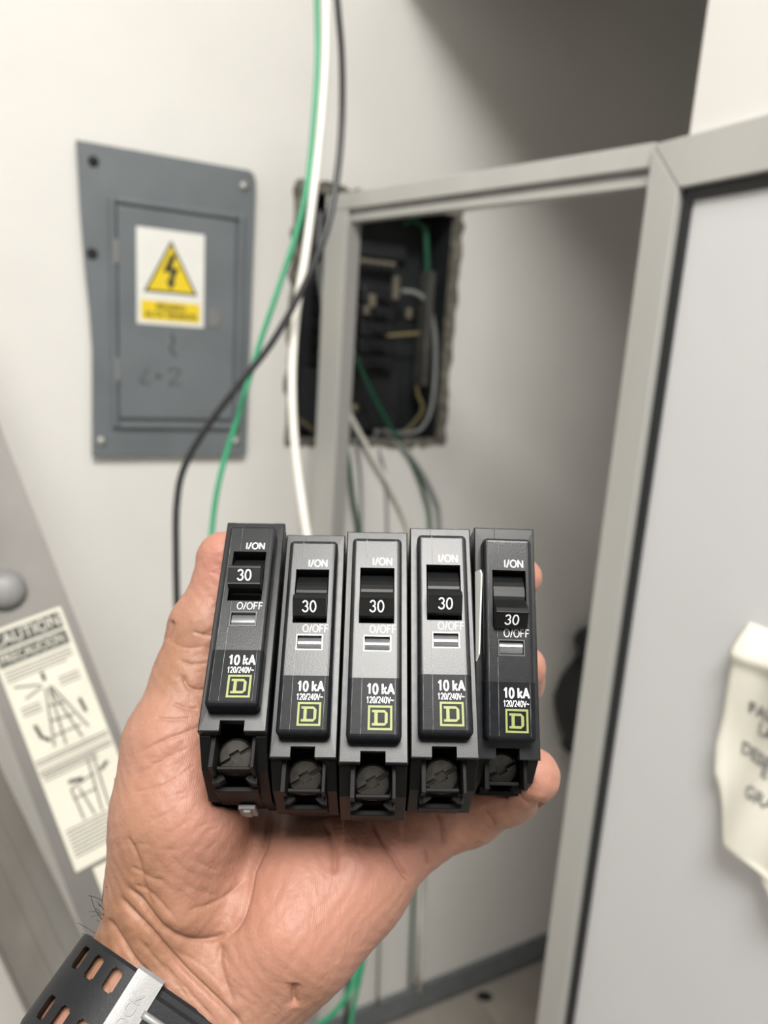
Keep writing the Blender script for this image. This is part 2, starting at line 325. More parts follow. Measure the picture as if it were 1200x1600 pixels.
# sticker
sa0, sz1 = onwall(213, 353, 0.024); sa1, _ = onwall(320, 372, 0.024); _, sz0 = onwall(214, 505, 0.024)
stk = link('hazard_sticker', boxes('sticker', [(sa0, sa1, sz0, sz1, 0.0226, 0.0230)], wp), 'sticker', gp); stk['label'] = 'white and yellow high voltage warning sticker'
sw, sh = sa1 - sa0, sz1 - sz0
T = lambda u, v: (sa0 + u * sw, sz0 + v * sh)
def shrink(tri, k): 
    c = np.mean(tri, 0); return [tuple(c + (np.array(p) - c) * k) for p in tri]
tri = [T(0.10, 0.34), T(0.90, 0.34), T(0.50, 0.90)]
link('triangle_border', prism('tb', tri, 0.0230, 0.0232, lambda a, z, c: wp(a, z, c)), 'black', stk)
link('triangle', prism('tr', shrink(tri, 0.86), 0.0232, 0.0234, lambda a, z, c: wp(a, z, c)), 'yellow', stk)
link('caption_field', prism('cf', [T(0.06, 0.045), T(0.94, 0.045), T(0.94, 0.255), T(0.06, 0.255)], 0.0230, 0.0232, lambda a, z, c: wp(a, z, c)), 'yellow', stk)
bolt = [(0.50, 0.76), (0.38, 0.56), (0.50, 0.57), (0.46, 0.47), (0.42, 0.48), (0.50, 0.375), (0.57, 0.48), (0.53, 0.475), (0.62, 0.62), (0.51, 0.61), (0.57, 0.75)]
link('lightning_bolt', prism('lb', [T(*p) for p in bolt], 0.0234, 0.0236, lambda a, z, c: wp(a, z, c)), 'black', stk)
for txt, v, sz in (('PELIGRO', 0.19, 0.0125), ('ALTA TENSION', 0.105, 0.0125)):
    a, z = T(0.5, v); link('caption', text_mesh(txt, sz, lambda x, y, h, a=a, z=z: wp(a + x, z + y, 0.0233 + h), 0.95, 0.0001, 0.0003), 'black', stk)
# marker scribbles and the latch
def scrib(name, pts, r=0.0013):
    q = spline([wp(*onwall(px, py, 0.0226), 0.0227) for px, py in pts], 5); link(name, tube(name, q, r, 6), 'mark', door)
scrib('marker_stroke', [(268, 520), (271, 535), (266, 545), (275, 556)], 0.002)
scrib('marker_letter', [(231, 575), (226, 585), (219, 596), (226, 599), (236, 599)])
scrib('marker_letter', [(246, 582), (248, 592)]); scrib('marker_letter', [(242, 588), (254, 587)])
scrib('marker_letter', [(262, 580), (272, 576), (281, 580), (274, 590), (264, 601), (274, 600), (284, 602)])
link('latch', prism('latch', [onwall(*p, 0.0226) for p in ((325, 485), (338, 482), (345, 497), (338, 512), (326, 510))], 0.0220, 0.0245, lambda a, z, c: wp(a, z, c), bevel=0.0008), 'boltgrey', gp)

# ---------------------------------------------------------------- open breaker box in the wall
ob = empty('open_breaker_box', wp((bx0 + bx1) / 2, bz0, 0))
tag(ob, 'open recessed breaker box with exposed wiring in the white wall', 'electrical panel')
h0, h1, v0, v1 = HOLE; DP = -0.10; g = 0.002
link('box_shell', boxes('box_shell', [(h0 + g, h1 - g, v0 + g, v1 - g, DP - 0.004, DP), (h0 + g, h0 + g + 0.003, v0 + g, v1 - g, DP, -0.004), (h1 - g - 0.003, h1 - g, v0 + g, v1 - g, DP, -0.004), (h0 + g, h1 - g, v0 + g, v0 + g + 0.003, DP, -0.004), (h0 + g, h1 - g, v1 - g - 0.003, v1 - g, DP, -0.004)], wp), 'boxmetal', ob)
# crumbled plaster round the opening
def ragged(k, inner, outer, jit):
    ring = []
    n = 26
    for side in range(4):
        for i in range(n):
            t = i / n
            p = [(t, 0), (1, t), (1 - t, 1), (0, 1 - t)][side]; ring.append(p)
    V = []; m_ = len(ring)
    for (u, v) in ring:
        e = outer + random.uniform(-jit, jit); V.append((h0 - e + u * (h1 - h0 + 2 * e), v0 - e + v * (v1 - v0 + 2 * e)))
    W = [(h0 + inner + u * (h1 - h0 - 2 * inner), v0 + inner + v * (v1 - v0 - 2 * inner)) for u, v in ring]
    vs = [wp(a, z, 0.003) for a, z in V] + [wp(a, z, 0.004) for a, z in W] + [wp(a, z, -0.012) for a, z in W] + [wp(a, z, 0.0002) for a, z in V]
    fs = []
    for i in range(m_):
        j = (i + 1) % m_; fs += [(i, j, m_ + j, m_ + i), (m_ + i, m_ + j, 2 * m_ + j, 2 * m_ + i), (3 * m_ + i, 3 * m_ + j, j, i)]
    return fixn(mesh('plaster', vs, fs))
link('broken_plaster_edge', ragged(0, 0.006, 0.010, 0.005), 'plaster', ob)
def Bx(u, v): return (h0 + u * (h1 - h0), v0 + v * (v1 - v0))
link('inner_lip', boxes('inner_lip', [(Bx(0.86, 0)[0], Bx(0.90, 0)[0], Bx(0, 0.25)[1], Bx(0, 0.75)[1], -0.05, -0.012)], wp, bevel=0.002), 'boxlip', ob)
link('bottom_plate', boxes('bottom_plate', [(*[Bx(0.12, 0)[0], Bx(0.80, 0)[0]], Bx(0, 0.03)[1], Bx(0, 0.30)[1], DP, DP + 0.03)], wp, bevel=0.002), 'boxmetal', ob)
a, z = Bx(0.50, 0.13); link('knockout_screw', lathe('ks', [(0.010, 0), (0.010, 0.004), (0.004, 0.006)], lambda x, y, h: wp(a + x, z + y, DP + 0.030 + h), 14), 'brass', ob, True)
# rows of breakers and the neutral bar
for c_, (ua, ub) in enumerate(((0.22, 0.46), (0.48, 0.70))):
    for r in range(5):
        zt = 0.66 - r * 0.072
        bk = link('installed_breaker', boxes('installed_breaker', [(Bx(ua, 0)[0], Bx(ub, 0)[0], Bx(0, zt - 0.066)[1], Bx(0, zt)[1], DP, DP + 0.05 + 0.004 * ((r + c_) % 2))], wp, bevel=0.003), 'wblack', ob)
        uc = (ua + ub) / 2; link('lever', boxes('lever', [(Bx(uc - 0.04, 0)[0], Bx(uc + 0.04, 0)[0], Bx(0, zt - 0.045)[1], Bx(0, zt - 0.02)[1], DP + 0.05, DP + 0.064)], wp, bevel=0.001), 'fixture', bk)
nb = link('neutral_bar', boxes('neutral_bar', [(Bx(0.28, 0)[0], Bx(0.72, 0)[0], Bx(0, 0.755)[1], Bx(0, 0.785)[1], DP + 0.02, DP + 0.034)], wp, bevel=0.001), 'boxlip', ob)
for k in range(9):
    a, z = Bx(0.31 + 0.047 * k, 0.77); link('terminal_screw', lathe('ts', [(0.0055, 0), (0.0055, 0.004), (0.002, 0.006)], lambda x, y, h, a=a, z=z: wp(a + x, z + y, DP + 0.034 + h), 10), 'brass', nb, True)
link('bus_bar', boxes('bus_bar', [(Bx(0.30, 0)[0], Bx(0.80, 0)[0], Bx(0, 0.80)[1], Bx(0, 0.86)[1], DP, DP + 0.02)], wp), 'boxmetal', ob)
for (px, py, sx, sz) in ((620, 450, 0.006, 0.022), (583, 470, 0.007, 0.012), (574, 485, 0.006, 0.008), (640, 490, 0.005, 0.010)):
    a, z = onwall(px, py, DP + 0.06); link('terminal_lug', boxes('lug', [(a - sx, a + sx, z - sz, z + sz, DP + 0.048, DP + 0.062)], wp, bevel=0.002), 'brass', ob)
def wire_px(name, pts, r, material, parent=None, seg=8, n=8):
    return link(name, tube(name, spline([wp(*onwall(px, py, o), o) for px, py, o in pts], n), r, seg), material, parent, True)
wire_px('box_wire', [(628, 455, -0.04), (650, 458, -0.035), (670, 478, -0.03), (680, 530, -0.03), (678, 610, -0.03), (668, 655, -0.03), (645, 676, -0.035), (585, 674, -0.04)], 0.0045, 'wgrey', ob)
wire_px('box_wire', [(600, 525, -0.05), (640, 522, -0.04), (668, 520, -0.04)], 0.0035, 'wyellow', ob)
wire_px('box_wire', [(655, 570, -0.04), (652, 610, -0.04), (660, 640, -0.04), (640, 668, -0.05), (620, 680, -0.06)], 0.0035, 'wyellow', ob)
wire_px('box_wire', [(665, 350, -0.05), (668, 420, -0.05), (666, 480, -0.05), (672, 540, -0.06)], 0.006, 'wdgreen', ob)
wire_px('box_wire', [(630, 350, -0.06), (650, 345, -0.05), (668, 365, -0.05)], 0.004, 'wdgreen', ob)
wire_px('box_wire', [(466, 655, -0.03), (480, 665, -0.03), (490, 675, -0.03)], 0.003, 'wyellow', ob)
wire_px('box_wire', [(500, 330, -0.03), (497, 400, -0.02), (503, 470, -0.02), (512, 530, -0.02)], 0.003, 'wgrey', ob)
# loose wires hanging out of the box down to the floor
def hang(label, pts, r, material):
    o = wire_px('hanging_wire', pts, r, material); tag(o, label, 'wire', 'wires hanging out of the open box'); return o
hang('white wire sagging out of the open box to the right', [(527, 470, -0.03), (527, 560, 0.00), (540, 630, 0.02), (575, 700, 0.02), (610, 760, 0.02), (640, 830, 0.02), (655, 950, 0.02), (660, 1200, 0.02), (655, 1550, 0.03)], 0.0045, 'wwhite')
hang('dark green wire bending diagonally across the open box', [(540, 470, -0.04), (550, 540, -0.01), (575, 600, 0.004), (606, 660, 0.008), (640, 715, 0.01), (662, 770, 0.012), (672, 830, 0.014), (666, 1000, 0.014), (655, 1200, 0.014), (640, 1540, 0.03)], 0.0038, 'wdgreen')
hang('grey wire arching furthest right below the open box', [(600, 672, -0.05), (622, 692, 0.006), (650, 725, 0.012), (675, 770, 0.014), (686, 820, 0.014), (684, 1000, 0.014), (672, 1200, 0.014), (650, 1540, 0.03)], 0.0042, 'wgrey')
hang('dark green wire hanging straight down beside the door post', [(527, 600, -0.03), (535, 660, 0.004), (545, 720, 0.02), (552, 780, 0.02), (560, 840, 0.02), (560, 1000, 0.02), (555, 1200, 0.02), (540, 1600, 0.03)], 0.0042, 'wdgreen')
hang('thin grey green wire just right of the straight green wire', [(548, 640, -0.03), (556, 690, 0.006), (563, 740, 0.008), (565, 830, 0.008), (562, 1000, 0.008), (556, 1200, 0.008), (545, 1600, 0.03)], 0.003, 'wgrey')
hang('grey wire hanging between the white wire and the post', [(585, 680, -0.03), (594, 710, 0.006), (602, 750, 0.008), (605, 830, 0.008), (606, 1000, 0.008), (600, 1200, 0.008), (590, 1570, 0.03)], 0.003, 'wgrey')

# black fixture on the far wall, half behind the partition
fa, fz = onwall(921, 1165, 0.06); _, fzt = onwall(930, 985, 0.06); fh = fzt - fz
fx = empty('wall_fixture', wp(fa, fz, 0.06)); tag(fx, 'black bulbous fixture on the far wall half hidden by the partition', 'fixture')
ru = fh / 185
prof = [(46 * ru, 0), (50 * ru, 0.02 * fh), (46 * ru, 0.07 * fh), (58 * ru, 0.18 * fh), (68 * ru, 0.33 * fh), (70 * ru, 0.42 * fh), (64 * ru, 0.56 * fh), (52 * ru, 0.68 * fh), (43 * ru, 0.76 * fh)]
link('bowl', lathe('bowl', prof, lambda x, y, h: wp(fa + x, fz + h, 0.075 + 0.9 * y), 28), 'fixture', fx, True)
link('cap', lathe('cap', [(42 * ru, 0.75 * fh), (44 * ru, 0.84 * fh), (52 * ru, 0.90 * fh), (47 * ru, 0.95 * fh), (20 * ru, 1.0 * fh), (2 * ru, 1.005 * fh)], lambda x, y, h: wp(fa + x, fz + h, 0.075 + 0.9 * y), 28), 'fixture', fx, True)
link('bracket', boxes('bracket', [(fa - 0.03, fa + 0.03, fz + 0.3 * fh, fz + 0.6 * fh, 0.0, 0.02)], wp), 'fixture', fx)

# ---------------------------------------------------------------- paper notice on the partition
lb = [(1147, 975), (1143, 1000), (1141, 1022), (1133, 1070), (1124, 1120), (1114, 1165), (1110, 1210), (1117, 1255), (1126, 1300), (1133, 1328), (1150, 1340), (1172, 1352)]
pts = [onpart(px, py, 0.028) for px, py in lb]
zt = pts[0][1]; zb = onpart(1172, 1356, 0.02)[1] - 0.028
nz, ns = 60, 48; zs = np.linspace(zt, zb, nz)
lz = np.array([p[1] for p in pts]); ls = np.array([p[0] for p in pts])
SR = onpart(1150, 1100)[0] + 0.20
V = []
for i, z in enumerate(zs):
    s0 = float(np.interp(-z, -lz, ls)); f = i / (nz - 1)
    if z < lz[-1]: s0 += 1.6 * (lz[-1] - z)
    for j in range(ns):
        t = j / (ns - 1); s = s0 + (SR - s0) * t
        x = s - onpart(1150, 1100)[0]
        off = 0.017 + 0.004 * math.sin(9 * f + 3 * t) + 0.003 * math.sin(22 * x / 0.2 + 4 * f) + 0.006 * math.exp(-((f - 0.11) / 0.03) ** 2) + 0.010 * f * f
        off += 0.014 * math.exp(-(x + 0.006) ** 2 / 0.00012) * math.exp(-((f - 0.58) / 0.25) ** 2)
        if f < 0.06: off *= 0.4 + 10 * f
        V.append(pp(s, z, off))
Fc = [(i * ns + j, i * ns + j + 1, (i + 1) * ns + j + 1, (i + 1) * ns + j) for i in range(nz - 1) for j in range(ns - 1)]
note = empty('paper_notice', pp(ls[0] + 0.1, zb, 0.01)); tag(note, 'crumpled cream paper notice taped on the white partition board', 'notice')
po = link('sheet', fixn(mesh('sheet', V, Fc)), 'paper', note, True)
md = po.modifiers.new('s', 'SOLIDIFY'); md.thickness = 0.0012; md.offset = 0
vs = np.array(V).reshape(nz, ns, 3)
def on_sheet(s, z):
    i = int(np.clip(round((zt - z) / (zt - zb) * (nz - 1)), 0, nz - 1)); row = vs[i]; sr = (row - S0) @ WN; 
    o = np.interp(s, sr, -((row - S0) @ WD)); return pp(s, z, float(o) + 0.0016)
for txt, px, py in (('FAVOR', 1167, 1105), ('LA', 1180, 1138), ('DESPUES', 1152, 1168), ('E', 1190, 1203), ('GRACIAS', 1167, 1232)):
    s_, z_ = onpart(px, py, 0.02)
    link('notice_text', text_mesh(txt, 0.0165, lambda x, y, h, s_=s_, z_=z_: on_sheet(s_ + x, z_ + y) - WD * h, 0.92, 0.0002, 0.0002, 'LEFT'), 'ink', note)

# ---------------------------------------------------------------- ladder leaning at the left
def rail_frame(p0, p1, d0, d1):
    A = at(*p0, d0); B = at(*p1, d1); a = B - A; L = np.linalg.norm(a); a /= L
    n = EYE - (A + B) / 2; n = n - a * (n @ a); n /= np.linalg.norm(n)
    # turn the web a little so that it faces square out rather than at the lens
    return A, a, n, np.cross(n, a), L
ladder = empty('stepladder', at(60, 1500, 0.70)); ladder.location.z = 0; bpy.context.view_layer.update()
tag(ladder, 'worn aluminium stepladder leaning at the left with cream caution label', 'ladder')
LA, La, Ln, Lw, LL = rail_frame((-160, 470), (320, 1705), 0.70, 0.66)
Lw = np.cross(La, Ln) * -1
if Lw @ RCW[:, 0] < 0: Lw = -Lw
def rp(x, y, c): return LA + Lw * x + La * y + Ln * c           # x across (right +), y down the rail, c out towards the viewer
RW = 0.0435
link('rail', boxes('rail', [(-RW, RW, -0.5, LL + 0.55, -0.003, 0), (RW - 0.003, RW, -0.5, LL + 0.55, -0.03, -0.003), (-RW, -RW + 0.003, -0.5, LL + 0.55, -0.03, -0.003)], rp), 'ladder', ladder)
LA2, La2, Ln2, Lw2, LL2 = rail_frame((-110, 1110), (190, 1740), 0.80, 0.74)
if Lw2 @ RCW[:, 0] < 0: Lw2 = -Lw2
def rp2(x, y, c): return LA2 + Lw2 * x + La2 * y + Ln2 * c
link('rear_rail', boxes('rear_rail', [(-0.036, 0.036, -1.1, LL2 + 0.5, -0.003, 0), (0.033, 0.036, -1.1, LL2 + 0.5, -0.03, -0.003), (-0.036, -0.033, -1.1, LL2 + 0.5, -0.03, 0.012), (-0.008, -0.004, -1.1, LL2 + 0.5, 0, 0.004), (0.010, 0.014, -1.1, LL2 + 0.5, 0, 0.004)], rp2), 'ladder2', ladder)
def onrail(px, py, c=0.0):
    r = ray(px, py); t = (Ln @ (LA - EYE) + c) / (Ln @ r); q = EYE + r * t - LA
    return float(q @ Lw), float(q @ La)
def rfn(c0): return lambda x, y, h: rp(x, y, c0 + h)
bxx, byy = onrail(8, 922)
bo = link('pivot_bolt', lathe('pivot_bolt', [(0.018, 0), (0.018, 0.006), (0.014, 0.011), (0.006, 0.013), (0.0005, 0.013)], lambda x, y, h: rp(bxx + x, byy + y, h), 20), 'boltgrey', ladder, True)
# caution label: corners on the rail
c1 = onrail(96, 952); c2 = onrail(0, 1008); c3 = onrail(128, 1358); c4 = onrail(186, 1150)
lx1 = c1[0]; ly0 = c1[1] - 0.003; lx0 = lx1 - 0.067; ly1 = onrail(128, 1358)[1]
print('label', lx0, lx1, ly0, ly1, 'bolt', bxx, byy, 'c3', c3)
lab = link('caution_label', boxes('caution_label', [(lx0, lx1, ly0, ly1, 0.0002, 0.0008)], rp), 'cream', ladder); lab['label'] = 'cream caution label with pictograms'
def lbar(x0, x1, y0, y1, m_='lprint', name='print_line'):
    W_ = lx1 - lx0; H_ = ly1 - ly0
    link(name, boxes(name, [(lx0 + x0 * W_, lx0 + x1 * W_, ly0 + y0 * H_, ly0 + y1 * H_, 0.0008, 0.00095)], rp), m_, lab)
def lline(p, q, r=0.0009, m_='lprint', name='pictogram_line'):
    W_ = lx1 - lx0; H_ = ly1 - ly0; X = lambda p: rp(lx0 + p[0] * W_, ly0 + p[1] * H_, 0.0009)
    link(name, tube(name, np.array([X(p), (X(p) + X(q)) / 2, X(q)]), r, 5), m_, lab)
lbar(0.03, 0.95, 0.015, 0.085, 'dprint', 'header_band'); lbar(0.03, 0.95, 0.095, 0.155, 'dprint', 'header_band')
W_ = lx1 - lx0; H_ = ly1 - ly0
for txt, yy, sz in (('CAUTION', 0.050, 0.0155), ('PRECAUCION', 0.125, 0.0125)):
    cx, cy = lx0 + 0.48 * W_, ly0 + yy * H_
    link('header_text', text_mesh(txt, sz, lambda x, y, h, cx=cx, cy=cy: rp(cx + x, cy - y, 0.0010 + h), 0.86 if txt == 'CAUTION' else 0.72, 0.0001, 0.0), 'cream', lab)
for k in range(4): lbar(0.05, 0.93 - 0.1 * (k == 3), 0.170 + 0.014 * k, 0.176 + 0.014 * k)
for y in (0.545, 0.56, 0.585, 0.60): lbar(0.02, 0.98, y, y + 0.007)
for y in (0.61, 0.625): lbar(0.04, 0.75, y, y + 0.006)
for y in (0.84, 0.855, 0.87, 0.885, 0.90, 0.915, 0.93, 0.945): lbar(0.06, 0.96, y, y + 0.006)
for y in (0.27, 0.285, 0.30): lbar(0.64, 0.92, y, y + 0.006)
for y in (0.33, 0.345, 0.36): lbar(0.08, 0.33, y, y + 0.006)
# pictograms: stepladder and figure lines
for p, q in (((0.45, 0.29), (0.30, 0.52)), ((0.50, 0.29), (0.44, 0.53)), ((0.50, 0.29), (0.66, 0.53)), ((0.53, 0.29), (0.78, 0.50)), ((0.40, 0.36), (0.60, 0.37)), ((0.37, 0.42), (0.66, 0.43)), ((0.34, 0.48), (0.70, 0.48)), ((0.10, 0.24), (0.42, 0.27)), ((0.18, 0.30), (0.42, 0.28))): lline(p, q)
for p, q in (((0.48, 0.225), (0.48, 0.26)), ((0.80, 0.38), (0.82, 0.44)), ((0.17, 0.41), (0.20, 0.47)), ((0.22, 0.47), (0.28, 0.49))): lline(p, q, 0.0016, 'dprint')
for p, q in (((0.62, 0.62), (0.56, 0.83)), ((0.70, 0.62), (0.66, 0.83)), ((0.30, 0.70), (0.32, 0.83)), ((0.40, 0.71), (0.46, 0.83)), ((0.28, 0.74), (0.60, 0.74)), ((0.30, 0.70), (0.64, 0.68))): lline(p, q)
for p, q in (((0.30, 0.67), (0.48, 0.68)), ((0.72, 0.68), (0.84, 0.66))): lline(p, q, 0.0018, 'dprint')
link('lower_label', boxes('lower_label', [(lx0 + 0.2 * W_, lx1, ly1 + 0.004, ly1 + 0.06, 0.0002, 0.0007)], rp, ), 'cream', ladder)

# ---------------------------------------------------------------- loose supply wires hanging in front of the wall
def free_wire(name, label, pts, r, material, seg=12):
    o = link(name, tube(name, spline([at(px, py, d) for px, py, d in pts], 10), r, seg), material, None, True); tag(o, label, 'wire', 'supply wires hanging from the ceiling'); return o
DW = 0.80
free_wire('supply_wire', 'green wire hanging from above, bending left of the white one', [(488, -260, DW), (492, -100, DW), (495, 0, DW), (496, 90, DW), (490, 190, DW), (478, 300, DW), (458, 380, DW), (432, 460, DW), (405, 540, DW), (375, 640, DW), (345, 740, DW), (332, 820, DW), (330, 900, DW), (350, 1040, DW), (430, 1220, DW), (530, 1370, DW), (566, 1450, DW), (560, 1510, DW), (540, 1560, DW), (500, 1600, DW), (420, 1640, DW), (360, 1690, DW)], 0.0030, 'wgreen')
free_wire('supply_wire', 'second green strand below the hand near the grey baseboard', [(430, 1230, 0.83), (540, 1360, 0.83), (572, 1450, 0.83), (566, 1510, 0.83), (555, 1560, 0.83), (546, 1610, 0.83), (530, 1700, 0.83)], 0.0026, 'wgreen')
free_wire('supply_wire', 'thick white wire hanging from above in front of the open box', [(505, -260, DW), (508, -100, DW), (509, 0, DW), (508, 100, DW), (501, 200, DW), (490, 300, DW), (477, 400, DW), (464, 480, DW), (457, 560, DW), (457, 640, DW), (463, 720, DW), (474, 800, DW), (484, 870, DW), (492, 980, DW), (470, 1200, DW), (400, 1500, DW), (380, 1760, DW), (380, 2200, DW)], 0.0047, 'wwhite')
free_wire('supply_wire', 'black wire sweeping from above across the white wire to the left', [(515, -260, DW), (521, -100, DW), (527, 0, DW), (534, 90, 0.79), (534, 190, 0.78), (526, 280, 0.775), (507, 370, 0.77), (473, 450, 0.77), (425, 535, 0.77), (370, 605, 0.77), (318, 675, 0.775), (286, 735, 0.78), (276, 790, 0.78), (275, 860, 0.78), (277, 960, 0.78), (285, 1200, 0.78), (300, 1500, 0.78), (310, 2200, 0.78)], 0.0037, 'wblack')

# ceiling lamp housing around the area light
lp_ = empty('ceiling_light', (LAMP[0], LAMP[1], CEIL)); tag(lp_, 'square white ceiling light panel above the camera', 'lamp')
hs = LAMP_SIZE / 2 + 0.02
link('housing', boxes('housing', [(LAMP[0] - hs, LAMP[0] + hs, LAMP[1] - hs, LAMP[1] + hs, LAMP[2] + 0.012, CEIL - 0.001)], bevel=0.004), 'lampbody', lp_)
#BREAKERS
# ---------------------------------------------------------------- the five circuit breakers
k = 0.001
def mmf(x, y, z): return (x * k, y * k, z * k)
PROF = [(35, 0), (35, -56), (30, -62), (-36, -62), (-44, -50), (-46.5, -28), (-42, -12), (-35.5, -3.2), (-34, -3.2), (-34, 0)]
yzx = lambda a, b, c: mmf(c, a, b)
def arc_(cx, cy, rx, ry, a0, a1, n=14): return [(cx + rx * math.cos(math.radians(a0 + (a1 - a0) * i / n)), cy + ry * math.sin(math.radians(a0 + (a1 - a0) * i / n))) for i in range(n + 1)]
# glyph strokes on a unit-high box: (advance, [polylines])
GLYPH = {'I': (0.26, [[(0.13, 0), (0.13, 1)]]), '/': (0.42, [[(0.04, -0.06), (0.38, 1.04)]]), 'O': (0.95, [arc_(0.475, 0.5, 0.41, 0.5, 90, 450, 30)]), '0': (0.68, [arc_(0.34, 0.5, 0.27, 0.5, 90, 450, 26)]),
 'N': (0.86, [[(0.1, 0), (0.1, 1), (0.74, 0), (0.74, 1)]]), 'F': (0.70, [[(0.1, 0), (0.1, 1), (0.64, 1)], [(0.1, 0.52), (0.58, 0.52)]]), '1': (0.68, [[(0.14, 0.74), (0.38, 1.0), (0.38, 0)]]),
 'k': (0.64, [[(0.1, 0), (0.1, 1.03)], [(0.56, 0.70), (0.13, 0.28)], [(0.26, 0.40), (0.60, 0)]]), 'A': (0.84, [[(0.04, 0), (0.42, 1), (0.80, 0)], [(0.19, 0.33), (0.65, 0.33)]]),
 '2': (0.68, [arc_(0.34, 0.72, 0.26, 0.28, 170, -30, 16) + [(0.08, 0.03), (0.62, 0.03)]]), '4': (0.68, [[(0.47, 0), (0.47, 1), (0.05, 0.30), (0.64, 0.30)]]), 'V': (0.80, [[(0.04, 1), (0.40, 0), (0.76, 1)]]),
 '~': (0.62, [[(0.04, 0.42), (0.12, 0.54), (0.22, 0.54), (0.38, 0.42), (0.50, 0.42), (0.58, 0.54)]]), ' ': (0.30, []),
 '3': (0.68, [arc_(0.33, 0.75, 0.23, 0.25, 165, -80, 14) + arc_(0.33, 0.265, 0.265, 0.265, 85, -165, 16)])}
def stroke_text(txt, h, cx, cy, z, sx=1.0, wt=0.14, th=0.00005):
    tot = sum(GLYPH[c][0] + 0.09 for c in txt) * h * sx; x = cx - tot / 2 + 0.045 * h * sx; V = []; Fc = []
    for c in txt:
        adv, lines = GLYPH[c]
        for ln in lines:
            q = [np.array([x + p[0] * h * sx, cy + (p[1] - 0.5) * h]) for p in ln]; hw = wt * h / 2
            for i in range(len(q) - 1):
                d = q[i + 1] - q[i]; d = d / np.linalg.norm(d); nn = np.array([-d[1], d[0]]) * hw
                ext = d * hw * (0.55 if len(q) < 8 else 0.1)
                a = q[i] - (ext if i > 0 else 0 * d); b_ = q[i + 1] + (ext if i < len(q) - 2 else 0 * d); k0 = len(V)
                zz = z + th + 0.000002 * (i % 3)
                V += [(*(a + nn), z), (*(a - nn), z), (*(b_ - nn), z), (*(b_ + nn), z), (*(a + nn), zz), (*(a - nn), zz), (*(b_ - nn), zz), (*(b_ + nn), zz)]
                Fc += [tuple(k0 + j for j in f) for f in ((4, 5, 6, 7), (0, 1, 5, 4), (1, 2, 6, 5), (2, 3, 7, 6), (3, 0, 4, 7))]
        x += (adv + 0.09) * h * sx
    return fixn(mesh('lettering', V, Fc))
